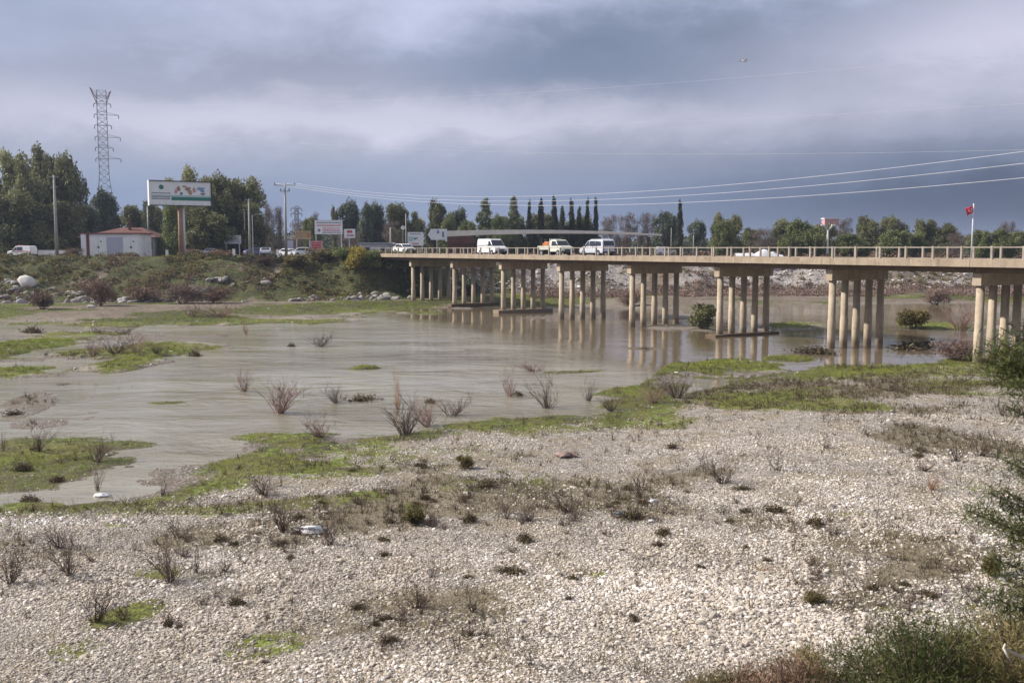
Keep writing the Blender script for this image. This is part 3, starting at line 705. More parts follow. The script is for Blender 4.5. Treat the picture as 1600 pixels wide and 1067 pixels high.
def ico():
    bm = bmesh.new(); bmesh.ops.create_icosphere(bm, subdivisions=2, radius=1)
    v = np.array([p.co[:] for p in bm.verts]); f = np.array([[q.index for q in p.verts] for p in bm.faces]); bm.free(); return v, f
ICO = ico()
def rocks(name, x, y, z, s, label, mt):
    n = len(x); v0, f0 = ICO; nv = len(v0)
    d = rng.normal(size=(n, 6, 3)); d /= np.linalg.norm(d, axis=2, keepdims=True)
    v = np.repeat(v0[None], n, 0)
    dots = np.einsum('nvk,npk->nvp', v, d); lim = rng.uniform(.45, .8, (n, 1, 6)); ex = np.clip(dots - lim, 0, None)
    v = v - np.einsum('nvp,npk->nvk', ex, d)
    v = v * (s[:, None] * np.stack([rng.uniform(.8, 1.6, n), rng.uniform(.8, 1.4, n), rng.uniform(.5, 1, n)], -1))[:, None, :]
    a = rng.uniform(0, 6.28, n); ca, sa = np.cos(a)[:, None], np.sin(a)[:, None]
    v = np.stack([v[..., 0] * ca - v[..., 1] * sa, v[..., 0] * sa + v[..., 1] * ca, v[..., 2]], -1) + np.stack([x, y, z], -1)[:, None, :]
    f = (f0[None] + (np.arange(n) * nv)[:, None, None]).reshape(-1, 3)
    me = npmesh(name, v.reshape(-1, 3), f, {'shade': np.repeat(rng.beta(2, 2, n), nv)})
    tag(link(name, me, mt), label, 'rubble', kind='stuff')
x, y, z = scatter(16000, 144, 200, .6, lambda x, y, z, g, d, w_, b: (b > -.05) * (b < .45) * (x / y < -.10) * sst(fbm(x, y, 7, 3, 50) + .05 + .2 * (b < .22) + .45 * (x / y < -.42), 0, .4) * 1.0)
rocks('bank_rubble', x, y, z, .12 + .75 * rng.random(len(x)) ** 3, 'grey broken rock along the foot of the far left bank', M['greyrock'])
x, y, z = scatter(36000, 165, 215, .6, lambda x, y, z, g, d, w_, b: (b > .12) * (b < 1.0) * (x / y > -.07) * sst(fbm(x, y, 10, 3, 51) + .15, -.1, .35) * .8)
rocks('white_rubble', x, y, z, .10 + .32 * rng.random(len(x)) ** 3, 'whitish rubble and stones tipped on the bank behind the bridge', M['rock'])
x, y, z = scatter(2200, 60, 160, .56, lambda x, y, z, g, d, w_, b: (z > -.02) * (b < 0) * .35)
rocks('shore_stones', x, y, z, .04 + .13 * rng.random(len(x)) ** 2, 'single pale stones scattered over the wet flats', M['rock'])
# ------------------------------------------------------------------ bridge
def bridge():
    br = thing('road_bridge', 'long concrete road bridge on rows of round columns crossing the shallow river', 'bridge', BP(0, 0, 0))
    br.rotation_euler = (0, 0, math.atan2(-U.y, -U.x))      # local x runs towards the near right, local y towards the camera side... see yl
    # local frame: x = -U, y = rot90 of x
    ex = -U; ey = Vector((-ex.y, ex.x, 0)); sg = 1 if ey.dot(V) > 0 else -1    # y = sg * V
    def yl(wv): return sg * wv
    s0, s1 = -SPAN, SPAN * 12
    W0, W1 = -1.15, 7.55
    # deck slab with its edge beams (fascia)
    m_ = MB(); m_.box(((s0 + s1) / 2, yl((W0 + W1) / 2), 7.50), (s1 - s0, W1 - W0 - .5, .28)); m_.build('deck', M['asphalt'], br)
    for wv, nm in ((W0, 'edge_beam'), (W1, 'edge_beam')):
        m_ = MB()
        k = s0
        while k < s1 - .1:     # cast in lengths with a narrow joint
            e = min(k + SPAN, s1); m_.box(((k + e) / 2, yl(wv), 7.46), (e - k - .03, .26 * 2, .56)); k = e
        o = m_.build(nm, M['concrete'], br, bevel=.02)
    for wv in (W0 + .75, W1 - .75):
        MB().box(((s0 + s1) / 2, yl(wv), 7.68), (s1 - s0, .9, .14)).build('kerb', M['concrete'], br)
    # girders
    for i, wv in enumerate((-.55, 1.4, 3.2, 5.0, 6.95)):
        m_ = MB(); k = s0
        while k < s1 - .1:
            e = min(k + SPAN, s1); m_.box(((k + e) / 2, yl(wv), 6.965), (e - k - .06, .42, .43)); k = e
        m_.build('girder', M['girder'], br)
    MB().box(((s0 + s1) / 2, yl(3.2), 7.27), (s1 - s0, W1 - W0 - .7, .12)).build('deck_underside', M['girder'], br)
    # railings
    def railing(wv):
        r = MB()
        r.box(((s0 + s1) / 2, yl(wv), 8.62), (s1 - s0, .10, .07))
        ro = r.build('railing', M['rail'], br)
        me = None; n = int((s1 - s0) / 2.4)
        for i in range(n):
            big = (i % 3 == 0); wd = .14
            m_ = MB().box((0, 0, 0), (wd, .16, .97))
            if me is None: p = m_.build('post', M['rail'], ro, bevel=.015); me = p
            else: p = me.copy(); COL.objects.link(p); p.parent = ro
            p.location = (s0 + 1.1 + i * 2.4, yl(wv), 8.19)
            if big: p.scale = (1.25, 1.1, 1.06)
    railing(W0 + .05); railing(W1 - .05)
    # piers
    proto = None
    for n in range(12):
        if n > 9: break
        if proto is None:
            c = MB().box((0, yl(3.12), 6.27), (.74, 7.25, .94)).build('pier', M['pier'], br, bevel=.03)
            c.name = 'pier_cap'
            pr = bpy.data.objects.new('pier', None); COL.objects.link(pr); pr.parent = br; c.parent = pr
            for k in range(5):
                mc = MB(); mc.tube([(0, 0, -1.6), (0, 0, 2.4 + k * .12), (0, 0, 2.44 + k * .12), (0, 0, 5.86)], [.335, .335, .305, .30], 20)
                o = mc.build('column', M['pier'], pr, smooth=False); o.location = (0, yl(k * 1.56), 0)
                me = o.data; me.polygons.foreach_set('use_smooth', [len(p.vertices) == 4 for p in me.polygons])
            proto = pr; p_ = pr
        else:
            p_ = dup(proto, br)
        p_.location = (n * SPAN, 0, 0)
        if n in (2, 5):   # footing blocks above the water line
            MB().box((0, yl(3.12), .12 if n == 2 else .02), (1.5, 8.6, .62 if n == 2 else .34)).build('footing', M['girder'] if n == 5 else M['pier'], p_, bevel=.05)
        if n == 1: MB().box((0, yl(3.12), .35), (1.3, 8.0, .5)).build('footing', M['girder'], p_, bevel=.05)
    # abutment
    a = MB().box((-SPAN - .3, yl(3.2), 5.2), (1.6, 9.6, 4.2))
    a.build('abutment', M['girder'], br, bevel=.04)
    return br
bridge()
# the road on the far side of the abutment
rd = MB(); a, b_ = BP(-SPAN, 3.2, 7.705), BP(-SPAN - 140, 3.2, 7.705)
pts = []
for i in range(30):
    s = -SPAN - i * 5
    for wv in (-.6, 7.0): pts.append(BP(s, wv, 7.70))
rd.add(pts, [(2 * i, 2 * i + 1, 2 * i + 3, 2 * i + 2) for i in range(29)]); tag(rd.build('road', M['asphalt']), kind='structure')

# distant overpass behind the vehicles
def overpass():
    Y = 204; a = AT(690, 363, Y); b = AT(1030, 366, Y + 6)
    o = thing('concrete_overpass', 'long pale concrete overpass beam seen above the vehicles behind the bridge', 'overpass', ((a.x + b.x) / 2, (a.y + b.y) / 2, 6.5))
    L = Vector((b.x - a.x, b.y - a.y, 0)); ang = math.atan2(L.y, L.x); o.rotation_euler = (0, 0, ang); L = L.length
    zt = a.z - 6.5
    # tapering, slightly arched girder
    n = 24; top, bot = [], []
    for i in range(n + 1):
        q = i / n; x = -L / 2 + q * L; ar = .55 * (1 - (2 * q - .9) ** 2)
        top.append((x, zt + ar - .25)); bot.append((x, zt + ar - .25 - (.85 * (1 - q * .75) * .8 + .12)))
    MB().prism(top + bot[::-1], -2.2, 2.2).build('girder', M['palebeam'], o)
    MB().prism([(x, z + .004) for x, z in top] + [(x, z + .35 * (1 - i / n)) for i, (x, z) in enumerate(top)][::-1], -2.15, -2.0).build('parapet', M['palebeam'], o)
    for q in (.18, .45, .72, .95):
        x = -L / 2 + q * L
        MB().tube([(x, 0, -3), (x, 0, zt - .9)], .35, 12).build('column', M['girder'], o)
overpass()

# ------------------------------------------------------------------ vehicles (local +x = forwards, z up, origin on the road)
def vehicle(name, label, cat, prof, L, W, Ht, belt, paint, wins, loc, heading, wheels, wr=.33, extra=None, group=None, tum=.12, rear_win=True, shield=None, rearw=None):
    t = thing(name, label, cat, loc, heading, group)
    def hw(z): return W / 2 * (1 - tum * max(0, z - belt) / (Ht - belt))
    n = len(prof); m_ = MB()
    vs = [(x, -hw(z), z) for x, z in prof] + [(x, hw(z), z) for x, z in prof]
    m_.add(vs, [tuple(range(n)), tuple(range(2 * n - 1, n - 1, -1))] + [(i, i + n, (i + 1) % n + n, (i + 1) % n) for i in range(n)])
    m_.build('body', paint, t, bevel=.05)
    for poly in wins:
        for sgn in (-1, 1):
            w_ = MB(); w_.add([(x, sgn * (hw(z) + .006), z) for x, z in poly] + [(x, sgn * (hw(z) - .02), z) for x, z in poly],
                              [tuple(range(len(poly)))] + [(i, i + len(poly), (i + 1) % len(poly) + len(poly), (i + 1) % len(poly)) for i in range(len(poly))])
            w_.build('window', M['glass'], t)
    def across(nm, p, q, ins, mt, off=.012):
        (x0, z0), (x1, z1) = p, q; d = Vector((x1 - x0, 0, z1 - z0)).normalized(); nn = Vector((-d.z, 0, d.x))
        if nn.x * (1 if (x0 + x1) > 0 else -1) < 0: nn = -nn
        a, b = hw(z0) - ins, hw(z1) - ins
        w_ = MB(); w_.add([Vector(c) + nn * off for c in ((x0, -a, z0), (x0, a, z0), (x1, b, z1), (x1, -b, z1))] + [Vector(c) - nn * .02 for c in ((x0, -a, z0), (x0, a, z0), (x1, b, z1), (x1, -b, z1))],
              [(0, 1, 2, 3), (0, 4, 5, 1), (1, 5, 6, 2), (2, 6, 7, 3), (3, 7, 4, 0)]); w_.build(nm, mt, t)
    if shield: across('windscreen', *shield, .1, M['glass'])
    if rearw: across('rear_window', *rearw, .14, M['glass'])
    xf, xr = max(p[0] for p in prof), min(p[0] for p in prof)
    for sgn in (-1, 1):
        MB().box((xf - .02, sgn * (W / 2 - .26), .72), (.14, .34, .2)).build('headlight', M['lamp'], t, bevel=.03)
        MB().box((xr + .03, sgn * (W / 2 - .10), .95 if Ht > 1.7 else .8), (.10, .13, .55 if Ht > 1.7 else .25)).build('tail_light', M['redlamp'], t, bevel=.02)
        MB().box((wins[0][0][0] - .05, sgn * (W / 2 + .11), belt + .12), (.12, .18, .22)).build('mirror', M['dark'], t, bevel=.03)
    MB().box((xf - .06, 0, .45), (.26, W - .06, .22)).build('bumper', M['dark'], t, bevel=.04)
    MB().box((xr + .06, 0, .45), (.22, W - .06, .22)).build('bumper', M['dark'], t, bevel=.04)
    MB().box((xf + .005, 0, .70), (.05, W * .45, .20)).build('grille', M['dark'], t)
    MB().box((xr - .01, 0, .78), (.03, .5, .12)).build('number_plate', M['plate'], t)
    for wx in wheels:
        for sgn in (-1, 1):
            a = MB(); a.tube([(wx, sgn * (W / 2 - .20), wr), (wx, sgn * (W / 2 + .012), wr)], wr + .07, 20); a.build('wheel_arch', M['dark'], t)
            ty = MB(); ty.tube([(wx, sgn * (W / 2 - .2), wr), (wx, sgn * (W / 2 + .03), wr)], wr, 22); wo_ = ty.build('wheel', M['black'], t)
            MB().tube([(wx, sgn * (W / 2 + .03), wr), (wx, sgn * (W / 2 + .045), wr)], wr * .62, 16).build('rim', M['rim'], wo_)
    if extra: extra(t, hw)
    return t
HEAD_NEAR = math.atan2(-U.y, -U.x); HEAD_FAR = math.atan2(U.y, U.x)
def s_at(px, wv, z=7.7):      # how far along the bridge the picture column px meets lane wv
    lo, hi = -60, 200
    for _ in range(50):
        mi = (lo + hi) / 2; p = BP(mi, wv, z); cx = 800 + F * p.x / (p.y * math.cos(PIT) - (z - H) * math.sin(PIT))
        if cx < px: lo = mi
        else: hi = mi
    return (lo + hi) / 2
RZ = 7.645
def onb(px, wv): return BP(s_at(px, wv), wv, RZ)
van_prof = [(-2.5, .35), (2.45, .35), (2.5, .75), (2.38, 1.02), (1.72, 1.25), (1.02, 2.08), (.75, 2.2), (-2.38, 2.22), (-2.5, 1.9)]
def van_extra(t, hw):
    for sgn in (-1, 1):
        MB().box((.52, sgn * (1.0 + .002), 1.2), (.025, .012, 1.5)).build('door_seam', M['dark'], t)
        MB().box((-.75, sgn * (1.0 + .003), 1.35), (2.9, .02, .05)).build('slide_rail', M['dark'], t)
vehicle('panel_van', 'white panel van with dark windscreen driving on the bridge, leftmost of the three vehicles', 'van', van_prof, 5, 2.0, 2.2, 1.25, M['carwhite'],
        [[(1.62, 1.26), (.62, 1.26), (.62, 1.92), (1.06, 1.92)]], onb(769, 1.2), HEAD_NEAR, (1.6, -1.6), .34, van_extra, shield=((1.70, 1.29), (1.08, 2.04)))
mv_prof = [(-2.42, .35), (2.3, .35), (2.42, .62), (2.3, .98), (1.45, 1.16), (.72, 1.82), (.2, 1.98), (-1.9, 1.99), (-2.28, 1.86), (-2.44, 1.1)]
def mv_extra(t, hw):
    for sgn in (-1, 1):
        MB().beam((-1.8, sgn * .78, 2.06), (.2, sgn * .78, 2.06), .05).build('roof_rail', M['rim'], t)
        for dx in (.75, -.35):
            MB().box((dx, sgn * (.965), 1.0), (.02, .02, .9)).build('door_seam', M['dark'], t)
            MB().box((dx - .2, sgn * .975, 1.05), (.16, .03, .04)).build('door_handle', M['rim'], t)
vehicle('minivan', 'silver white minivan with dark rear window seen from behind on the bridge', 'minivan', mv_prof, 4.85, 1.95, 2.0, 1.16, M['carsilver'],
        [[(1.25, 1.2), (.42, 1.2), (.42, 1.78), (.68, 1.76)], [(.34, 1.2), (-.75, 1.2), (-.75, 1.8), (.34, 1.8)], [(-.83, 1.2), (-2.05, 1.25), (-1.95, 1.72), (-.83, 1.8)]],
        onb(933, 4.8), HEAD_FAR, (1.5, -1.5), .34, mv_extra, shield=((1.40, 1.2), (.76, 1.78)), rearw=((-2.41, 1.22), (-2.30, 1.82)))
# small flatbed truck with an orange load
tr_prof = [(-.35, .5), (2.35, .5), (2.42, .75), (2.3, 1.08), (1.55, 1.25), (1.0, 1.9), (.7, 2.0), (-.15, 2.0), (-.35, 1.85)]
def tr_extra(t, hw):
    MB().box((-1.6, 0, .62), (2.7, .9, .16)).build('chassis', M['dark'], t)
    bed = MB().box((-1.75, 0, .80), (2.6, 1.85, .08))
    bed.box((-1.75, .90, 1.02), (2.6, .05, .42)).box((-1.75, -.90, 1.02), (2.6, .05, .42)).box((-3.03, 0, 1.02), (.05, 1.85, .42))
    bed.build('load_bed', M['cream'], t)
    ld = MB(); rr = random.Random(3)
    for i in range(11):
        x = -2.8 + rr.random() * 2.0; y_ = rr.uniform(-.65, .65); h = .45 + .75 * (x + 3) / 2.2 * rr.uniform(.6, 1)
        ld.box((x, y_, .86 + h / 2), (rr.uniform(.3, .7), rr.uniform(.3, .6), h), 0, Matrix.Rotation(rr.uniform(-.5, .5), 3, 'Z') @ Matrix.Rotation(rr.uniform(-.25, .25), 3, 'Y'))
    ld.build('load', M['orange'], t, bevel=.03)
    fr = MB()
    for y_ in (-.8, 0, .8): fr.beam((-.42, y_, .8), (-.42, y_, 2.1), .05)
    fr.beam((-.42, -.8, 2.1), (-.42, .8, 2.1), .06); fr.build('headboard', M['palesteel'], t)
vehicle('flatbed_truck', 'small cream flatbed truck carrying an orange load behind its cab on the bridge', 'truck', tr_prof, 5.4, 1.85, 2.0, 1.25, M['cream'],
        [[(1.42, 1.28), (.15, 1.28), (.15, 1.8), (.98, 1.8)]], onb(870, 2.0), HEAD_NEAR, (1.6, -2.1), .34, tr_extra, shield=((1.52, 1.29), (1.04, 1.85)))
car_prof = [(-2.1, .3), (2.05, .3), (2.15, .55), (2.05, .78), (1.1, .95), (.45, 1.38), (.1, 1.46), (-1.0, 1.45), (-1.75, 1.0), (-2.12, .95), (-2.18, .6)]
car_w = [[(.98, .98), (.02, .98), (.02, 1.36), (.42, 1.33)], [(-.06, .98), (-1.5, 1.0), (-1.0, 1.36), (-.06, 1.38)]]
def car(label, px, Y, z, hd, paint, sc=1.0, name='parked_car', group='cars parked on the far bank'):
    p = AT(px, 395, Y)
    o = vehicle(name, label, 'car', car_prof, 4.3, 1.75, 1.46, .95, paint, car_w, (p.x, p.y, z), hd, (1.3, -1.3), .31, shield=((1.05, .98), (.5, 1.34)), rearw=((-1.72, 1.02), (-1.05, 1.42)), group=group)
    o.scale = (sc, sc, sc); return o
car('white car with pale green windscreen coming off the far end of the bridge', 632, 168, 7.72, HEAD_NEAR + .05, M['carwhite'], 1.12, 'car', None)
car('silver blue hatchback parked left of the tall concrete power pole', 416, 182, 7.15, PI * .55, M['carsilver'], 1.1)
car('dark blue car half hidden behind the silver blue hatchback', 402, 185, 7.15, PI * .2, M['carblue'], 1.1)
car('white car parked just right of the tall concrete power pole', 452, 180, 7.1, -.5, M['carwhite'])
car('long white car parked below the tan signboard', 478, 180, 7.1, .1, M['carwhite'], 1.15)
car('pale car parked in the scrub right of the billboard', 332, 188, 7.1, .4, M['carsilver'], 1.05)
car('white car roof showing behind the pale wall beside the white transformer building', 118, 190, 7.0, .2, M['carwhite'])
# white ambulance-like pickup van with red marks at far left
def pk_extra(t, hw):
    for sgn in (-1, 1):
        MB().box((-.3, sgn * 1.003, 1.02), (3.6, .012, .14)).build('red_stripe', M['redprint'], t)
    MB().box((.1, 0, 2.08), (.3, 1.2, .1)).build('roof_light_bar', M['redprint'], t)
p = AT(35, 397, 178)
vehicle('white_van', 'white van with red markings parked at the far left in front of the dark trees', 'van', mv_prof, 4.85, 1.95, 2.0, 1.16, M['carwhite'],
        [[(1.25, 1.2), (.42, 1.2), (.42, 1.78), (.68, 1.76)], [(.34, 1.2), (-.75, 1.2), (-.75, 1.8), (.34, 1.8)]], (p.x, p.y, 7.05), PI - .25, (1.5, -1.5), .34, pk_extra, shield=((1.40, 1.2), (.76, 1.78)))
p = AT(1040, 386, 230)
o = vehicle('distant_van', 'tiny white van on the far road left of the single tall cypress', 'van', mv_prof, 4.85, 1.95, 2.0, 1.16, M['carwhite'],
        [[(1.25, 1.2), (.42, 1.2), (.42, 1.78), (.68, 1.76)], [(.34, 1.2), (-.75, 1.2), (-.75, 1.8), (.34, 1.8)]], (p.x, p.y, 7.0), .15, (1.5, -1.5), .34, shield=((1.40, 1.2), (.76, 1.78)))

# ------------------------------------------------------------------ buildings
def transformer():
    Y = 176; a = AT(128, 398, Y); b = AT(221, 398, Y); W_ = b.x - a.x; z0 = 6.9
    t = thing('transformer_building', 'white flat fronted transformer building with two big white doors below the billboard trees', 'building', ((a.x + b.x) / 2, Y, z0))
    h = 4.2; w2 = W_ / 2
    MB().box((0, 2.6, h / 2), (W_ - .1, 5.2, h)).build('wall', M['wallw'], t)
    MB().box((0, 2.6, h + .1), (W_ + .5, 5.8, .2)).build('roof', M['darkred'], t)
    MB().box((-w2 + .45, -.12, h / 2), (.9, .22, h - .05)).build('pilaster', M['white'], t)
    MB().box((-w2 + 1.15, -.05, h / 2 - .02), (.45, .10, h - .1)).build('pilaster', M['darkred'], t)
    for cx, wd in ((-w2 + 3.0, 2.9), (w2 - 1.75, 2.7)):
        d = MB().box((cx, -.07, 1.95), (wd, .10, 3.4)).build('door', M['white'], t)
        MB().box((cx, -.125, 1.95), (.03, .01, 3.3)).build('door_seam', M['greyprint'], d)
        MB().add([(cx - .28, -.13, 1.75), (cx + .28, -.13, 1.75), (cx, -.13, 2.2)], [(0, 1, 2)]).build('warning_sign', M['dark'], d)
        MB().box((cx + .45, -.125, 2.9), (.3, .01, .25)).build('vent', M['greyprint'], d)
    MB().box((.45, -.04, 1.9), (3.1, .06, 3.5)).build('wall_panel', M['blue_panel'], t)
    MB().box((0, -.15, .12), (W_, .25, .24)).build('plinth', M['wallg'], t)
transformer()
def house():
    Y = 190; a = AT(122, 398, Y); b = AT(246, 398, Y); W_ = b.x - a.x; z0 = 6.9
    t = thing('red_roofed_house', 'grey house with a red tiled hip roof behind the white transformer building', 'house', ((a.x + b.x) / 2 + .2, Y + 4, z0))
    MB().box((0, 0, 1.9), (W_ - 1.2, 8, 3.8)).build('wall', M['wallg'], t)
    x, y_ = W_ / 2, 4.8; r = MB(); zb, zt = 3.8, 5.7
    r.add([(-x, -y_, zb), (x, -y_, zb), (x, y_, zb), (-x, y_, zb), (-x * .12, 0, zt), (x * .42, 0, zt)], [(0, 1, 5, 4), (1, 2, 5), (2, 3, 4, 5), (3, 0, 4), (0, 3, 2, 1)])
    ro = r.build('roof', M['rooftile'], t)
    MB().box((x * .16, -1.2, 6.0), (.45, .45, 1.4)).build('chimney', M['rooftile'], ro)
    for wx in (x - 3.3, x - 1.6):
        f = MB().box((wx, -4.03, 2.2), (1.0, .06, 1.3)).build('window', M['glass'], t)
        MB().box((wx, -4.08, 2.2), (.06, .03, 1.3)).build('frame', M['white'], f)
house()
def low_building(px0, px1, py_top, Y, z0, dep, wallm, roofm, name, label, ridge=.8):
    a = AT(px0, py_top, Y); b = AT(px1, py_top, Y); W_ = b.x - a.x; h = a.z - z0 - ridge
    t = thing(name, label, 'building', ((a.x + b.x) / 2, Y, z0))
    MB().box((0, dep / 2, h / 2), (W_, dep, h)).build('wall', wallm, t)
    MB().prism([(-W_ / 2 - .4, h), (W_ / 2 + .4, h), (W_ / 2 - .4, h + ridge), (-W_ / 2 + .4, h + ridge)], -.4, dep + .4).build('roof', roofm, t)
    n = max(2, int(W_ / 3.5))
    for i in range(n): MB().box((-W_ / 2 + (i + .5) * W_ / n, -.03, h * .5), (1.1, .06, min(1.3, h * .45))).build('window', M['glass'], t)
low_building(560, 612, 379, 205, 6.9, 8, M['blue_panel'], M['steel'], 'grey_shed', 'low grey blue shed behind the yellow shrub at the bridge end', .3)
low_building(700, 740, 369, 215, 6.6, 8, M['rooftile'], M['rooftile'], 'brown_shed', 'reddish brown low shed with pitched roof between the white signboard and the panel van', 1.6)
low_building(506, 552, 389, 186, 6.9, 4, M['wallw'], M['wallg'], 'roadside_kiosk', 'long low white wall-like kiosk below the big red lettered signboard', .2)
# distant white water tower / red building at right
def tower():
    Y = 300; a = AT(1300, 343, Y)
    t = thing('red_white_tower', 'narrow red and white tower with a flat top above the right hand trees', 'tower', (a.x, Y, 6.5)); h = a.z - 6.5
    MB().box((0, 0, h / 2 - .8), (1.4, 1.4, h - 1.6)).build('shaft', M['wallw'], t)
    MB().box((-.5, 0, h - .9), (4.2, 3, 2.0)).build('top_room', M['pinkprint'], t)
    MB().box((0.2, 0, h + .25), (6.0, 3.4, .3)).build('roof', M['white'], t)
tower()
# low pale wall at left
a, b = AT(56, 398, 180), AT(128, 398, 180)
wl = thing('boundary_wall', 'low pale concrete wall between the white van and the transformer building', 'wall', ((a.x + b.x) / 2, 181, 6.9))
MB().box((0, 0, .68), (b.x - a.x, .25, 1.36)).build('wall_panel', M['wallw'], wl)
MB().box((0, 0, 1.40), (b.x - a.x, .34, .08)).build('coping', M['wallg'], wl)
# long low white sheeting behind the bridge railing
def sheet():
    Y = 196; a = AT(1148, 399, Y); b = AT(1222, 399, Y); L = b.x - a.x; z0 = hz((a.x + b.x) / 2, Y)
    me_v = []; n, k = 26, 7
    for i in range(n):
        q = i / (n - 1); hh = .35 + (1.15 * math.exp(-((q - .62) / .17) ** 2) + .35 * (q < .4) + .5 * (q > .78) * (1 - q) * 3) 
        for j in range(k):
            r = j / (k - 1); me_v.append((-L / 2 + q * L, -1.2 + 2.4 * r, hh * math.sin(PI * r) ** .6 + .05 * random.random()))
    f = [(i * k + j, i * k + j + 1, (i + 1) * k + j + 1, (i + 1) * k + j) for i in range(n - 1) for j in range(k - 1)]
    o = MB().add(me_v, f).build('white_tarpaulin', M['plastic'], None, smooth=True); o.location = ((a.x + b.x) / 2, Y, max(z0, 6.3) - .05)
    o.location.z = AT(1185, 401.5, Y).z
    tag(o, 'long low heap covered with white sheeting seen through the bridge railing', 'tarpaulin')
sheet()

# ------------------------------------------------------------------ poles, signs, pylon
def pole(px, ytop, Y, zb, label, arm=None, r0=.17, r1=.11, lamp=False, group='concrete poles on the far bank', name='power_pole', mt='pole', lean=0):
    p = AT(px, ytop, Y); h = p.z - zb
    t = thing(name, label, 'pole', (p.x, p.y, zb), 0, group)
    MB().tube([(0, 0, -.6), (lean, 0, h)], [r0, r1], 12).build('shaft', M[mt], t, smooth=True)
    if arm:
        for (dz, wd) in arm:
            c = MB().beam((-wd / 2, 0, h - dz), (wd / 2, 0, h - dz), .14); co = c.build('crossarm', M['steel'], t)
            for x in (-wd / 2 + .08, 0, wd / 2 - .08):
                MB().tube([(x, 0, h - dz + .06), (x, 0, h - dz + .2), (x, 0, h - dz + .22), (x, 0, h - dz + .42)], [.06, .12, .06, .10], 8).build('insulator', M['dark'], co)
    if lamp:
        MB().tube([(0, 0, h - .3), (.5, 0, h + .1), (1.4, 0, h + .15)], .05, 8).build('arm', M['steel'], t)
        MB().box((1.6, 0, h + .12), (.75, .25, .12)).build('lamp_head', M['lamp'], t, bevel=.03)
    return t, h
pole(84, 274, 172, 6.9, 'weathered concrete pole standing in front of the dark trees at far left', [(.3, 1.6), (2.0, 1.2)], .30, .17)
A445, h445 = pole(445, 286, 172, 6.9, 'tall concrete power pole with wide crossarms and three wires, left of the signboards', [(.4, 3.6), (1.4, 1.6)], .27, .16)
pole(388.5, 311, 182, 6.9, 'taller of the two close concrete poles with a street lamp right of the billboard', [(.15, 1.3)], .24, .14, False)
pole(381.5, 327, 192, 6.9, 'shorter of the two close concrete poles right of the billboard', [(.15, .9)], .18, .12)
pole(394, 336, 182, 6.9, 'thin street lamp beside the two close concrete poles', None, .09, .06, True, None, 'street_lamp', 'palesteel')
pole(610, 355, 205, 6.9, 'short grey pole behind the car leaving the bridge', [(.1, .7)], .18, .14)
pole(634, 334, 205, 6.9, 'slim tall grey lamp pole between two green trees left of the round white lamp', None, .16, .09)
pole(1084, 358, 215, 6.6, 'small wooden pole with short crossarm right of the single tall cypress', [(.2, 1.5), (.9, 1.1)], .14, .1)
pole(1049, 356, 225, 6.6, 'thin bare pole just left of the single tall cypress', None, .1, .07)
pole(230, 318, 215, 6.9, 'thin dark pole behind the red roofed house', [(.2, 1.0)], .14, .09, mt='steel')
# lattice style short pylon right of the tall pole
def lattice(name, label, px, ytop, Y, zb, wb, wt, nseg, arms, th=.10, crown=False, mt='steel'):
    p = AT(px, ytop, Y); h = p.z - zb; t = thing(name, label, 'pylon', (p.x, p.y, zb), .35)
    wd = lambda q: (wb + (wt - wb) * min(1, q / .48)) / 2
    cor = lambda q: [Vector((sx * wd(q), sy * wd(q), q * h)) for sx, sy in ((-1, -1), (1, -1), (1, 1), (-1, 1))]
    lv = [i / nseg for i in range(nseg + 1)]; C_ = [cor(q) for q in lv]
    for k in range(4):
        m_ = MB()
        for i in range(nseg): m_.beam(C_[i][k], C_[i + 1][k], th * 1.4)
        m_.build('leg', M[mt], t)
    m_ = MB()
    for i in range(nseg):
        for k in range(4):
            a, b_ = C_[i][k], C_[i][(k + 1) % 4]; c_, d_ = C_[i + 1][k], C_[i + 1][(k + 1) % 4]
            m_.beam(a, d_, th * .7); m_.beam(b_, c_, th * .7); m_.beam(c_, d_, th * .7)
    m_.build('bracing', M[mt], t)
    tips = []
    for (q, la, lb) in arms:
        m_ = MB(); z = q * h; m_.beam((-la, 0, z), (lb, 0, z), th * 1.3); m_.beam((-la, 0, z), (0, 0, z + .9), th); m_.beam((lb, 0, z), (0, 0, z + .9), th)
        m_.build('crossarm', M[mt], t); tips.append(t.matrix_basis @ Vector((lb, 0, z)))
        for x in (-la, lb): MB().tube([(x, 0, z - .05), (x, 0, z - .9)], .09, 6).build('insulator', M['dark'], t)
    if crown:
        m_ = MB(); z = h * .955
        for sx, ln, up in ((-1, 2.7, 2.6), (1, 2.3, 1.9)):
            m_.beam((sx * wt / 2, -.3, z - 1.4), (sx * ln, 0, z + up), th * 2.2); m_.beam((sx * wt / 2, .3, z - .2), (sx * ln, 0, z + up), th * 2)
            m_.beam((0, 0, z), (sx * ln, 0, z + up), th); m_.beam((sx * ln * .5, 0, z + up * .4), (sx * wt / 2, 0, z + .3), th)
        m_.beam((-1.5, 0, z + .6), (1.4, 0, z + .6), th); m_.build('top_horns', M['rust'], t)
    return t, h, tips
PYL = lattice('lattice_pylon', 'tall steel lattice power pylon with many crossarms rising behind the left trees', 158, 142, 262, 6.9, 7.4, 2.3, 24,
        [(.92, 1.9, 2.2), (.855, 1.9, 4.0), (.79, 1.9, 2.2), (.72, 1.9, 4.2), (.655, 1.9, 2.4), (.59, 1.9, 4.2)], .085, True)
lattice('small_pylon', 'small dark lattice pylon far behind, right of the tall concrete power pole', 463, 324, 300, 6.9, 2.0, 1.0, 10, [(.97, 1.6, 1.6), (.86, 1.6, 1.6), (.72, 1.2, 1.2)], .14)

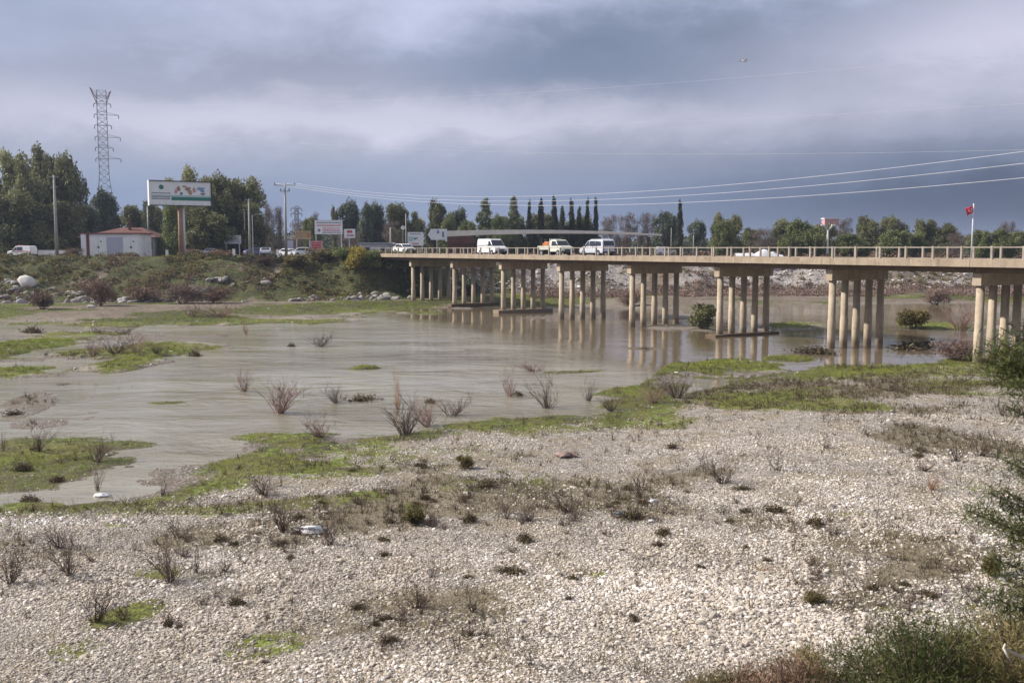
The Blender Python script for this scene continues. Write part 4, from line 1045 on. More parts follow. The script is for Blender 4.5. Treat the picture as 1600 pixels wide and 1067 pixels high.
def wire(a, b, sag, r, label, grp='overhead wires crossing the sky to the right'):
    a, b = Vector(a), Vector(b); m_ = MB(); n = 40
    m_.tube([a.lerp(b, i / n) - Vector((0, 0, 4 * sag * (i / n) * (1 - i / n))) for i in range(n + 1)], r, 5)
    tag(m_.build('power_line', M['palesteel'], None, fix=False, smooth=True), label, 'wire', grp)
E = Vector((40, 70, 15.9)); pa = A445.location
for i, (ax, dz, sg, lb) in enumerate(((1.7, 0, 3.0, 'topmost of the three thick wires from the tall concrete pole'), (0, -.95, 3.1, 'middle one of the three thick wires from the tall concrete pole'),
                                  (-1.7, -2.1, 3.0, 'lowest of the three thick wires from the tall concrete pole'))):
    wire((pa.x + ax, pa.y, pa.z + h445 - .05), E + Vector((ax * .3, 0, dz)), sg, .018, lb)
t2, h2 = None, 0
mp = thing('power_pole', 'concrete power pole right of the view carrying the three wires', 'pole', (40, 70, 0), 0, 'concrete poles on the far bank')
MB().tube([(0, 0, -.6), (0, 0, 16.2)], [.27, .16], 12).build('shaft', M['pole'], mp, smooth=True)
for k, tp in enumerate(PYL[2][:3]):
    wire(tp, (95, 110, (33.5, 27.0, 20.5)[k]), (3.0, 4.0, 4.0)[k], .013, ('highest faint wire crossing the sky above the dark cloud edge', 'second faint wire across the pale band of sky', 'lowest faint wire in the sky above the three thick ones')[k])

def lines(m_, x0, x1, z, h, y_, rr, mi=0, gap=.3):
    x = x0
    while x < x1:
        wd = rr.uniform(.12, .4) * h * 3
        m_.box((min(x + wd / 2, x1), y_, z), (wd, .012, h), mi); x += wd + gap * h
def sign_frame(t, w_, h, z0, legs, mt='white', dep=.25, lw=.18):
    MB().box((0, 0, z0 + h / 2), (w_, dep, h)).build('panel', M[mt], t)
    for x in legs: MB().box((x, 0, z0 / 2 - .2), (lw, lw, z0 + .38)).build('leg', M['palesteel'], t)
def sign(name, label, x0, x1, y0, y1, Y, zb, legs, fn=None, mt='white', rz=0):
    a = AT((x0 + x1) / 2, y1, Y); px = Y / 1562; w_ = (x1 - x0) * px; h = (y1 - y0) * px; z0 = a.z - zb
    t = thing(name, label, 'sign', (a.x, Y, zb), rz)
    sign_frame(t, w_, h, z0, [q * w_ for q in legs], mt)
    if fn: fn(t, w_, h, z0, random.Random(int(x0)))
    return t
def bill(t, w_, h, z0, rr):
    f = -.13
    MB().box((-w_ * .5 - .12, .43, z0 + h * .5), (.22, 1.12, h + .25)).build('side_edge', M['white'], t)
    MB().box((.1, .62, z0 + h * .5), (w_ - .1, .9, h - .2)).build('case', M['dark'], t)
    MB().box((.1, 0, z0 + h + .06), (w_ + .4, .5, .14)).build('frame', M['dark'], t); MB().box((.1, 0, z0 - .06), (w_ + .4, .5, .14)).build('frame', M['dark'], t); MB().box((w_ / 2 + .1, 0, z0 + h / 2), (.2, .5, h - .02)).build('frame', M['dark'], t)
    X = lambda q: -w_ / 2 + q * w_; Z = lambda q: z0 + h * (1 - q)
    MB().box((X(.67), f - .006, Z(.72)), (w_ * .66, .014, h * .15)).build('green_band', M['teal'], t)
    g = MB(); g.box((X(.17), f - .006, Z(.70)), (w_ * .30, .012, h * .13)); g.build('band', M['greyprint'], t)
    g = MB(); lines(g, X(.03), X(.31), Z(.70), h * .05, f - .018, rr); g.build('lettering', M['white'], t)
    MB().box((X(.5), f - .004, Z(.60)), (w_ * .98, .012, h * .05)).build('band', M['teal2'], t)
    g = MB(); lines(g, X(.02), X(.32), Z(.50), h * .045, f - .01, rr); g.build('lettering', M['greyprint'], t)
    cx, cz, r = X(.18), Z(.25), h * .10
    g = MB(); g.add([(cx + r * math.cos(k * PI / 8), f - .01, cz + r * math.sin(k * PI / 8)) for k in range(16)], [tuple(range(16))]); g.build('emblem', M['teal'], t)
    for (q, zq, ww, hh, mt) in ((.46, .3, .06, .22, 'brownprint'), (.42, .42, .05, .2, 'pinkprint'), (.51, .5, .05, .13, 'teal'), (.62, .3, .10, .18, 'brownprint'), (.65, .45, .07, .2, 'tan'),
                            (.72, .35, .05, .25, 'pinkprint'), (.84, .28, .15, .14, 'blueprint'), (.86, .38, .08, .12, 'blueprint'), (.87, .5, .10, .10, 'greyprint'), (.56, .2, .08, .1, 'tan')):
        n = 9; ph = rr.random() * 6
        pts = [(X(q) + ww * w_ / 2 * math.cos(k * 2 * PI / n) * (1 + .3 * math.sin(3 * k + ph)), f - .014 - q * .001, Z(zq) + hh * h / 2 * math.sin(k * 2 * PI / n) * (1 + .25 * math.cos(2 * k + ph))) for k in range(n)]
        MB().add(pts, [tuple(range(n))]).build('picture', M[mt], t, fix=False)
    g = MB(); lines(g, X(.02), X(.95), Z(.93), h * .03, f - .01, rr, gap=9); g.build('small_print', M['brownprint'], t)
bb = AT(283, 321, 170)
t = thing('billboard', 'large billboard with green band and small pictures on a single rusty column', 'billboard', (bb.x, 170, 6.85), R(30))
z0 = bb.z - 6.85; w_, h = 9.9, 3.95
MB().box((0, 0, z0 + h / 2), (w_, .24, h)).build('panel', M['white'], t)
bill(t, w_, h, z0, random.Random(4))
MB().tube([(-.12, .4, -.5), (-.12, .4, z0 + .3)], [.42, .40], 16).build('column', M['rust'], t, smooth=True)
MB().tube([(.42, .5, -.5), (.42, .5, z0 + .3)], [.26, .26], 12).build('service_pipe', M['palesteel'], t, smooth=True)

def redtext(t, w_, h, z0, rr):
    for k, (q, mt) in enumerate(((.16, 'greyprint'), (.36, 'redprint'), (.56, 'pinkprint'), (.72, 'redprint'), (.88, 'greyprint'))):
        g = MB(); lines(g, -w_ * .42 + (w_ * .2 if k > 1 else 0), w_ * .44, z0 + h * (1 - q), h * .09, -.135, rr); g.build('lettering', M[mt], t)
    MB().box((-w_ * .34, -.135, z0 + h * .28), (w_ * .09, .012, h * .2)).build('emblem', M['greyprint'], t)
    MB().box((0, -.02, z0 + h + .05), (w_ + .2, .3, .1)).build('frame', M['palesteel'], t)
sign('signboard', 'biggest white signboard with lines of red lettering on tall legs', 492, 535, 345, 366, 190, 6.9, (-.46, .46), redtext)
def smallred(t, w_, h, z0, rr):
    MB().box((0, -.135, z0 + h * .70), (w_ * .5, .012, h * .28)).build('emblem', M['redprint'], t)
    MB().box((.1, -.135, z0 + h * .28), (w_ * .66, .012, h * .22)).build('lettering', M['pinkprint'], t)
sign('signboard', 'small white and red sign on one leg beside the biggest red lettered signboard', 538, 555, 358, 372, 186, 6.9, (-.05,), smallred)
def tant(t, w_, h, z0, rr):
    g = MB(); lines(g, -w_ * .42, w_ * .3, z0 + h * .7, h * .14, -.135, rr); lines(g, -w_ * .42, w_ * .3, z0 + h * .35, h * .12, -.135, rr); g.build('lettering', M['brownprint'], t)
    MB().box((w_ * .36, -.135, z0 + h * .5), (w_ * .14, .012, h * .5)).build('emblem', M['orange'], t)
sign('signboard', 'tan yellow signboard left of the biggest white signboard', 461, 486, 361, 374, 186, 6.9, (-.4, .4), tant, 'tan')
def redp(t, w_, h, z0, rr):
    MB().box((0, -.135, z0 + h * .55), (w_ * .72, .012, h * .6)).build('red_panel', M['redprint'], t)
    g = MB(); lines(g, -w_ * .32, w_ * .32, z0 + h * .68, h * .1, -.148, rr); lines(g, -w_ * .3, w_ * .3, z0 + h * .42, h * .1, -.148, rr); g.build('lettering', M['pinkprint'], t)
sign('signboard', 'low square sign with a red panel in front of the parked cars', 485, 504.5, 376.5, 392, 178, 6.9, (-.4, .4), redp, 'pinkprint')
def greyt(t, w_, h, z0, rr):
    for q in (.2, .45, .65, .82):
        g = MB(); lines(g, -w_ * .42, w_ * .42, z0 + h * (1 - q), h * .10, -.135, rr); g.build('lettering', M['greyprint'], t)
sign('signboard', 'grey white signboard with dark lettering left of the two close poles', 351, 376.5, 368, 381, 190, 6.9, (-.4, .4), greyt, 'wallw')
sign('signboard', 'small upright grey board beside the foot of the tall power pole', 449, 458, 376, 388, 184, 6.9, (0,), None, 'blue_panel')
def horse(t, w_, h, z0, rr):
    MB().box((0, -.135, z0 + h * .86), (w_ * .7, .012, h * .05)).build('lettering', M['greyprint'], t)
    g = MB(); g.add([(w_ * x, -.14, z0 + h * z) for x, z in ((-.12, .62), (-.02, .58), (.2, .6), (.12, .52), (.04, .48), (-.06, .42), (-.08, .5))], [tuple(range(7))]); g.build('emblem', M['teal'], t, fix=False)
    MB().box((-w_ * .28, -.134, z0 + h * .5), (w_ * .3, .012, h * .3)).build('pale_panel', M['teal2'], t)
    MB().box((w_ * .0, -.135, z0 + h * .14), (w_ * .4, .012, h * .12)).build('lettering', M['pinkprint'], t)
sign('signboard', 'square white signboard with a dark green emblem beside the round white lamp', 637, 661.5, 363, 384, 190, 6.9, (-.42, .42), horse, 'wallw')
def mast(t, w_, h, z0, rr):
    MB().box((w_ * .28, -.135, z0 + h * .5), (w_ * .12, .012, h * .5)).build('dark_panel', M['greyprint'], t)
    MB().box((-.1, -.135, z0 + h * .72), (w_ * .14, .012, h * .3)).build('emblem', M['blueprint'], t)
    MB().prism([(-w_ / 2, z0 + .2), (-w_ / 2 - .55, z0 + h * .45), (-w_ / 2, z0 + h - .15)], -.12, .12).build('panel_nose', M['white'], t)
    MB().box((w_ / 2 - .08, -.02, z0 + h * .42), (.3, .34, h * 1.15)).build('panel_edge', M['white'], t)
sign('signboard', 'white arrow shaped signboard with a dark panel on one thick white leg', 673, 698, 358, 375, 180, 6.9, (-.12,), mast)
p = AT(629.5, 356, 200); t = thing('round_lamp', 'round white lamp or mirror disc on a thin post left of the green emblem signboard', 'lamp', (p.x, 200, 6.9))
MB().tube([(0, 0, 0), (0, 0, p.z - 6.9)], .05, 8).build('post', M['steel'], t); MB().tube([(0, -.12, p.z - 6.9), (0, .12, p.z - 6.9)], .42, 20).build('disc', M['white'], t)
for (px, Y, hh, lb) in ((365.5, 176, 1.5, 'short white post in the scrub below the grey white signboard'), (261, 176, 1.3, 'short white post left of the billboard column'), (434, 176, 1.4, 'short white post at the foot of the tall power pole')):
    p = AT(px, 398, Y); o = MB().box((0, 0, hh / 2 - .1), (.42, .3, hh + .2)).box((0, 0, hh + .03), (.5, .38, .06)).build('marker_post', M['white']); o.location = (p.x, Y, 6.95); tag(o, lb, 'post', 'white marker posts')
# street light forks on the right
p = AT(1294, 352, 210); t = thing('street_lamp', 'white double headed street lamp in front of the red and white tower', 'street lamp', (p.x, 210, 6.4)); h = p.z - 6.4
MB().tube([(0, 0, 0), (0, 0, h - 1)], [.28, .2], 10).build('shaft', M['palesteel'], t)
for sx in (-1, 1):
    MB().tube([(0, 0, h - 1.2), (sx * .6, 0, h - .4), (sx * 1.1, 0, h - .1)], .12, 8).build('arm', M['palesteel'], t); MB().box((sx * 1.1, 0, h), (.8, .4, .25)).build('lamp_head', M['white'], t, bevel=.04)
for (px, py, lb) in ((743, 356.5, 'tiny lamp on a thin post above the left end of the pale overpass'), (996.5, 361, 'tiny lamp on a thin post above the right end of the pale overpass')):
    p = AT(px, py, 255); t = thing('street_lamp', lb, 'street lamp', (p.x, 255, 6.6)); h = p.z - 6.6
    MB().tube([(0, 0, 0), (0, 0, h)], .09, 8).build('shaft', M['steel'], t); MB().box((0, 0, h), (.7, .4, .3)).build('lamp_head', M['white'], t, bevel=.05)
# flag
def flag():
    p = AT(1521.5, 318, 175); z0 = 6.3; h = p.z - z0
    t = thing('flag_pole', 'tall pale flagpole flying a red flag behind the right end of the bridge', 'flagpole', (p.x, 175, z0))
    MB().tube([(0, 0, -.3), (0, 0, h)], [.17, .10], 10).build('pole', M['palesteel'], t, smooth=True)
    n, k = 14, 9; hh = 2.0; ww = 1.75; vs = []
    for i in range(n):
        for j in range(k):
            a, b_ = i / (n - 1), j / (k - 1)
            vs.append((-a * ww * .85 * (1 - .15 * b_) + .10, .22 * math.sin(a * 9 + b_ * 2) * a, h - .05 - b_ * hh * .62 - a * 1.0 - .1 * math.sin(a * 5)))
    f = [(i * k + j, i * k + j + 1, (i + 1) * k + j + 1, (i + 1) * k + j) for i in range(n - 1) for j in range(k - 1)]
    o = MB().add(vs, f).build('flag', M['flag'], t, smooth=True); sd_ = o.modifiers.new('thick', 'SOLIDIFY'); sd_.thickness = .02
    # crescent and star
    def at(a, b_):
        return Vector((-a * ww * .85 * (1 - .15 * b_) + .10, .22 * math.sin(a * 9 + b_ * 2) * a - .03, h - .05 - b_ * hh * .62 - a * 1.0 - .1 * math.sin(a * 5)))
    c = []
    for i in range(13): th = R(40) + i / 12 * R(280); c.append(at(.42 + .17 * math.cos(th), .5 + .25 * math.sin(th)))
    for i in range(13): th = R(320 - 12) - i / 12 * R(256); c.append(at(.46 + .135 * math.cos(th), .5 + .2 * math.sin(th)))
    m_ = MB(); m_.add(c, [(i, i + 1, 24 - i, 25 - i) for i in range(12)])
    s = [at(.66 + (.08 if i % 2 == 0 else .032) * math.cos(i * PI / 5), .5 + (.12 if i % 2 == 0 else .05) * math.sin(i * PI / 5)) for i in range(10)] + [at(.66, .5)]
    m_.add(s, [(i, (i + 1) % 10, 10) for i in range(10)]); m_.build('crescent_and_star', M['white'], o, fix=False)
flag()
# gull
p = AT(1163, 96, 120); g = thing('gull', 'white gull gliding high in front of the dark cloud', 'bird', p, .4); g.scale = (1.5, 1.5, 1.5)
b_ = MB(); b_.tube([(-.3, 0, 0), (-.2, 0, .01), (-.05, 0, 0), (.1, 0, 0), (.2, 0, .02), (.27, 0, .02), (.31, 0, .01)], [.01, .03, .06, .065, .04, .035, .008], 10)
b_.add([(-.28, -.02, 0), (-.28, .02, 0), (-.42, .08, 0), (-.42, -.08, 0)], [(0, 1, 2, 3)])
for s in (-1, 1): b_.add([(.12, s * .04, .02), (-.06, s * .04, .02), (-.04, s * .35, .14), (.13, s * .33, .14), (.02, s * .68, .06), (-.05, s * .66, .06)], [(0, 1, 2, 3), (3, 2, 5, 4)])
b_.build('body', M['white'], g, smooth=True)
# ------------------------------------------------------------------ trees
def leaves(clumps, per, ls, seed, fill=.45, drop=0.0, asp=1.5):
    r = np.random.default_rng(seed); cs, va = [], []
    for (c, rad) in clumps:
        n = int(per * (rad[0] * rad[1] * rad[2]) ** (1 / 1.5)) + 20
        d = r.normal(size=(n, 3)); d /= np.linalg.norm(d, axis=1, keepdims=True); d *= (r.random((n, 1)) ** fill)
        d *= 1 + .35 * np.sin(d[:, [0]] * 5 + r.random() * 6) * np.cos(d[:, [1]] * 4 + r.random() * 6)
        cs.append(np.array(c) + d * np.array(rad)); va.append(np.clip(r.random() * .55 + r.random(n) * .45, 0, 1))
    return np.concatenate(cs), np.concatenate(va)
def crown(name, clumps, per, ls, mt, seed, parent, fill=.45, up=0.0):
    c, v = leaves(clumps, per, ls, seed, fill); me = quads_mesh(name, c, ls * rng.uniform(.6, 1.3, len(c)), ls * 1.5, v, None, up)
    return link(name, me, mt, parent)
def trunk(parent, h, r0, limbs, mt, seed, name='trunk'):
    rr = random.Random(seed); m_ = MB(); bend = rr.uniform(-.04, .04) * h
    pts = [(bend * (q ** 2), bend * .4 * q, q * h - .3) for q in (0, .2, .45, .7, 1)]
    m_.tube(pts, [r0 * 1.25, r0, r0 * .78, r0 * .5, r0 * .15], 9)
    for (c, rad) in limbs:
        q = max(.15, min(.85, c[2] / h - .25)); s = Vector((bend * q * q, bend * .4 * q, q * h)); e = Vector(c)
        mdl = s.lerp(e, .5) + Vector((rr.uniform(-.3, .3), rr.uniform(-.3, .3), -.04 * h))
        m_.tube([s, mdl, e], [r0 * .42, r0 * .26, r0 * .08], 6)
    return m_.build(name, mt, parent, smooth=True, fix=False)
def clumps_round(h, w_, n, seed, lo=.25, top=1.0, cs=.22):
    rr = random.Random(seed); out = []
    for i in range(n):
        q = lo + (top - lo) * ((i + rr.random()) / n); a = rr.random() * 2 * PI
        env = math.sin(PI * min(1, max(.06, (q - lo * .7) / (1.08 - lo * .7)))) ** .4
        rd = w_ / 2 * env * rr.uniform(.25, .85); s = w_ * cs * rr.uniform(.7, 1.25)
        out.append(((math.cos(a) * rd, math.sin(a) * rd, q * h - s * .4), (s, s, s * rr.uniform(.7, 1.1))))
    return out
def clumps_euc(h, w_, n, seed):
    rr = random.Random(seed); out = []
    leaders = [(rr.uniform(-.33, .33) * w_, rr.uniform(-.33, .33) * w_, h * rr.uniform(.72, 1.0)) for _ in range(4)]; leaders[0] = (leaders[0][0] * .3, 0, h)
    for i in range(n):
        l = leaders[i % 4]; q = rr.uniform(.22, 1.0); s = w_ * rr.uniform(.11, .2)
        out.append(((l[0] * q * 1.1 + rr.uniform(-.13, .13) * w_, l[1] * q + rr.uniform(-.13, .13) * w_, l[2] * q - s * .4), (s, s, s * rr.uniform(.9, 1.4))))
    return out
PROTO = {}
def make_tree(kind, v):
    seed = hash((kind, v)) % 1000 if False else sum(ord(c) for c in kind) * 7 + v * 31
    t = bpy.data.objects.new(kind, None); COL.objects.link(t)
    hh = 15.0
    if kind == 'eucalyptus_tree':
        cl = clumps_euc(hh, 9.5, 26, seed); crown('crown', cl, 150, .30, M['euc'], seed, t, .5, .1); trunk(t, hh * .92, .33, cl[::3], M['barkpale'], seed)
    elif kind == 'broadleaf_tree':
        cl = clumps_round(hh, 12, 30, seed, .12, 1.0, .19); crown('crown', cl, 135, .33, M['dkleaf'], seed, t, .4); trunk(t, hh * .85, .36, cl[::4], M['bark'], seed)
    elif kind == 'light_tree':
        cl = clumps_round(hh, 15, 30, seed, .10, 1.0, .17); crown('crown', cl, 130, .34, M['ltleaf'], seed, t, .4); trunk(t, hh * .8, .34, cl[::4], M['bark'], seed)
    elif kind == 'grey_green_tree':
        cl = clumps_round(hh, 12, 26, seed, .12, 1.0, .18); crown('crown', cl, 130, .33, M['bluegreen'], seed, t, .45); trunk(t, hh * .85, .34, cl[::4], M['bark'], seed)
    elif kind == 'pine_tree':
        rr = random.Random(seed); cl = []
        for i in range(34):
            q = .12 + .86 * i / 33; wd = 5.0 * (1 - q) ** .75 + .5; a = i * 2.4 + rr.random(); rd = wd * rr.uniform(.25, .85); s = .55 + wd * .22
            cl.append(((math.cos(a) * rd, math.sin(a) * rd, q * hh - rd * .1), (s * 1.2, s * 1.2, s * .7)))
        crown('crown', cl, 150, .26, M['pine'], seed, t, .5, .2); trunk(t, hh * .97, .30, cl[::4], M['bark'], seed)
    elif kind == 'cypress_tree':
        rr = random.Random(seed); cl = []
        for i in range(22):
            q = .05 + .93 * i / 21; wd = 1.25 * (math.sin(PI * min(1, q * .62 + .30)) ** .8); a = rr.random() * 6.3
            cl.append(((math.cos(a) * .25, math.sin(a) * .25, q * hh), (wd * .85, wd * .85, 1.1)))
        crown('crown', cl, 270, .22, M['cyp'], seed, t, .35, .5); trunk(t, hh * .9, .2, [], M['bark'], seed)
    elif kind == 'bare_tree':
        cl = clumps_round(hh, 11, 26, seed, .3, 1.0, .16); c, va = leaves(cl, 60, .3, seed, .5)
        me = quads_mesh('crown', c, .07, .75, va, None, .45); link('crown', me, M['barehaze'], t); trunk(t, hh * .8, .26, cl[::2], M['bark'], seed)
    elif kind == 'poplar_tree':
        rr = random.Random(seed); cl = []
        for i in range(16):
            q = .15 + .83 * i / 15; cl.append(((rr.uniform(-.5, .5), rr.uniform(-.5, .5), q * hh), (1.3, 1.3, 1.3)))
        c, va = leaves(cl, 60, .3, seed, .5); link('crown', quads_mesh('crown', c, .06, .9, va, None, .7), M['barehaze'], t); trunk(t, hh * .95, .2, cl[::3], M['bark'], seed)
    return t
def tree(kind, v, px, ytop, wpx, Y, label, group, zb=None):
    k = (kind, v)
    p = AT(px, ytop, Y); zb = (6.85 if px < 620 else 6.2) if zb is None else zb; h = p.z - zb
    if k not in PROTO: PROTO[k] = make_tree(kind, v); o = PROTO[k]
    else: o = dup(PROTO[k])
    o.location = (p.x, Y, zb); sz = h / 15.6; wd = {'eucalyptus_tree': 9.5, 'broadleaf_tree': 13, 'light_tree': 16, 'grey_green_tree': 13, 'pine_tree': 9, 'cypress_tree': 2.5, 'bare_tree': 12, 'poplar_tree': 3.2}[kind]
    sx = wpx * Y / 1562 / wd * (1.12 if kind in ('broadleaf_tree', 'eucalyptus_tree', 'grey_green_tree') else 1); o.scale = (sx, sx, sz); o.rotation_euler = (0, 0, (px * 1.37) % 6.28)
    tag(o, label, 'tree', group)
GL, GM, GR, GC = 'tall trees at the far left', 'trees behind the far end of the bridge', 'trees behind the right half of the bridge', 'row of narrow cypresses'
TREES = [
 ('eucalyptus_tree', 0, 12, 229, 66, 205, 'tall grey green eucalyptus cut by the left edge of the photo', GL), ('eucalyptus_tree', 1, 66, 227, 62, 212, 'tallest eucalyptus with an open top, behind the weathered pole at far left', GL),
 ('eucalyptus_tree', 2, 40, 246, 60, 200, 'bushy eucalyptus between the edge tree and the tallest one at far left', GL), ('broadleaf_tree', 0, 102, 243, 62, 208, 'dark broad tree on the right side of the tall left clump', GL),
 ('broadleaf_tree', 1, 20, 300, 90, 196, 'lower dark tree filling the left corner below the eucalyptus', GL), ('broadleaf_tree', 2, 88, 315, 80, 197, 'lower dark tree behind the foot of the weathered pole', GL),
 ('eucalyptus_tree', 2, -40, 235, 80, 205, 'eucalyptus mostly outside the left edge', GL), ('grey_green_tree', 0, 152, 295, 56, 225, 'grey green tree in front of the tall steel pylon', GL),
 ('grey_green_tree', 1, 128, 318, 50, 215, 'soft green tree beside the dark clump, left of the pylon tree', GL), ('broadleaf_tree', 1, 210, 322, 56, 235, 'far low green tree behind the red roofed house', GL),
 ('grey_green_tree', 0, 186, 335, 46, 240, 'small far tree between pylon and red roofed house', GL), ('broadleaf_tree', 2, 238, 315, 44, 230, 'dark tree behind the left edge of the billboard', GL),
 ('eucalyptus_tree', 0, 292, 255, 50, 200, 'tree with a pointed top sticking out above the billboard', GL), ('light_tree', 0, 268, 310, 60, 192, 'olive green tree behind the rusty billboard column', GL),
 ('broadleaf_tree', 0, 335, 275, 80, 196, 'large dark rounded tree right of the billboard', GL), ('broadleaf_tree', 1, 378, 278, 70, 200, 'large dark tree behind the two close concrete poles', GL), ('broadleaf_tree', 2, 325, 325, 80, 190, 'low dark crown under the billboard right end', GL),
 ('broadleaf_tree', 0, 392, 318, 46, 194, 'dark tree lobe just right of the two close concrete poles', GL),
 ('bare_tree', 0, 425, 322, 44, 232, 'bare pinkish tree left of the tall power pole', GM), ('poplar_tree', 0, 417, 318, 10, 240, 'thin bare poplar left of the tall power pole', GM), ('poplar_tree', 0, 437, 325, 10, 240, 'thin bare poplar right behind the tall power pole', GM),
 ('bare_tree', 1, 472, 345, 50, 250, 'bare low tree behind the tan signboard', GM), ('light_tree', 1, 485, 340, 34, 225, 'small pale green tree left of the biggest signboard', GM), ('poplar_tree', 0, 493, 334, 12, 245, 'thin upright tree behind the left leg of the biggest signboard', GM),
 ('eucalyptus_tree', 1, 521, 322, 16, 238, 'narrow yellowish tree above the biggest signboard', GM), ('grey_green_tree', 1, 545, 314, 40, 240, 'rounded grey green tree right above the biggest signboard', GM),
 ('grey_green_tree', 0, 569, 317, 36, 236, 'grey green tree in the middle of the three joined crowns', GM), ('grey_green_tree', 1, 590, 317, 34, 240, 'grey green tree at the right of the three joined crowns', GM),
 ('bare_tree', 1, 543, 360, 60, 215, 'brownish low tree behind the small white and red sign', GM),
 ('broadleaf_tree', 1, 622, 318, 42, 236, 'dark olive tree behind the slim tall lamp pole', GM), ('eucalyptus_tree', 2, 650, 328, 34, 238, 'open crowned tree right of the slim tall lamp pole', GM), ('bare_tree', 0, 612, 345, 40, 225, 'brown tree behind the car leaving the bridge', GM),
 ('broadleaf_tree', 2, 682, 312, 33, 232, 'dark rounded tree above the arrow shaped signboard', GM), ('light_tree', 0, 700, 336, 34, 226, 'lighter green tree right of the dark rounded one', GM), ('grey_green_tree', 1, 715, 326, 36, 240, 'grey green tree left of the pyramid shaped pine', GM),
 ('light_tree', 1, 730, 345, 40, 222, 'low light green tree at the left foot of the pyramid shaped pine', GM),
 ('pine_tree', 0, 758, 307, 44, 226, 'green pyramid shaped pine above the white panel van', GM), ('light_tree', 0, 780, 338, 34, 224, 'small light green tree between the pine and the dark conifer', GM),
 ('pine_tree', 1, 803, 304, 34, 228, 'darkest pointed conifer between pine and cypress row', GM),
 ('cypress_tree', 0, 827, 313, 9, 232, 'first cypress of the row from the left', GC), ('cypress_tree', 1, 845, 310, 13, 232, 'second cypress of the row, thicker than the first', GC), ('cypress_tree', 0, 866, 307, 13, 234, 'tallest cypress in the middle of the row', GC),
 ('cypress_tree', 1, 879, 322, 12, 230, 'short cypress right of the tallest one in the row', GC), ('cypress_tree', 0, 893, 311, 12, 232, 'cypress standing above the flatbed truck cab', GC), ('cypress_tree', 1, 905, 322, 10, 230, 'short cypress above the gap between truck and minivan', GC),
 ('cypress_tree', 0, 918, 310, 10, 232, 'second cypress from the right end of the row', GC), ('cypress_tree', 1, 931, 309, 10, 232, 'last cypress at the right end of the row', GC),
 ('broadleaf_tree', 0, 850, 335, 70, 238, 'dark undergrowth tree behind the left part of the cypress row', GM), ('broadleaf_tree', 2, 905, 338, 66, 238, 'dark undergrowth tree behind the right part of the cypress row', GM), ('broadleaf_tree', 1, 800, 338, 50, 236, 'dark tree at the foot of the darkest conifer', GM),
 ('bare_tree', 0, 955, 335, 44, 246, 'bare brown tree right of the cypress row', GR), ('bare_tree', 1, 985, 333, 50, 250, 'bare brown tree above the minivan roof', GR), ('bare_tree', 0, 1012, 331, 44, 252, 'bare tree midway between cypress row and single cypress', GR),
 ('grey_green_tree', 0, 1040, 331, 46, 244, 'grey green tree just left of the single tall cypress', GR), ('cypress_tree', 0, 1063, 313, 11, 212, 'single tall narrow cypress standing alone', None),
 ('grey_green_tree', 1, 1090, 345, 34, 240, 'low grey green tree right of the single tall cypress', GR), ('broadleaf_tree', 0, 1124, 334, 24, 236, 'narrow dark tree left of the round green one', GR), ('broadleaf_tree', 1, 1147, 337, 36, 234, 'dark rounded tree at the right of the green pair', GR),
 ('light_tree', 1, 1132, 345, 44, 222, 'bright green bushy tree above the bridge middle', GR), ('bare_tree', 1, 1195, 356, 56, 228, 'pinkish bare shrubby tree above the white tarpaulin', GR), ('broadleaf_tree', 2, 1172, 356, 30, 250, 'small far dark tree behind the bare pinkish one', GR),
 ('broadleaf_tree', 0, 1225, 344, 40, 250, 'dark far tree left of the spreading green tree', GR), ('light_tree', 0, 1256, 346, 78, 214, 'wide spreading light green tree left of the double headed lamp', GR), ('broadleaf_tree', 1, 1290, 350, 40, 235, 'dark green tree behind the double headed lamp', GR),
 ('bare_tree', 0, 1322, 340, 36, 262, 'brownish bare tree right of the red and white tower', GR), ('broadleaf_tree', 2, 1356, 338, 44, 244, 'dark blue green tree, tallest in the right group', GR), ('broadleaf_tree', 0, 1395, 340, 44, 246, 'dark rounded tree right of the tallest in the right group', GR),
 ('light_tree', 1, 1400, 360, 60, 212, 'low bright green tree in front of the dark rounded trees', GR), ('light_tree', 0, 1432, 363, 50, 214, 'low light green tree left of the flagpole', GR), ('broadleaf_tree', 1, 1444, 343, 36, 240, 'round dark tree standing free left of the flagpole', GR),
 ('broadleaf_tree', 2, 1478, 349, 40, 238, 'dark flat tree closest to the flagpole on its left', GR), ('bare_tree', 1, 1498, 362, 44, 206, 'reddish brown bare tree under the red flag', GR), ('light_tree', 1, 1532, 360, 44, 210, 'green tree behind the flagpole foot', GR),
 ('light_tree', 0, 1568, 359, 46, 208, 'green tree right of the flagpole', GR), ('bare_tree', 0, 1575, 345, 40, 262, 'faint bare tree at the right edge above the green ones', GR), ('broadleaf_tree', 0, 1590, 362, 40, 230, 'dark tree at the right edge of the photo', GR),
 ('broadleaf_tree', 1, 1640, 350, 60, 230, 'dark tree just outside the right edge', GR), ('light_tree', 0, 1330, 366, 60, 210, 'low green tree below the brownish bare one', GR),
]
for a in TREES: tree(*a)
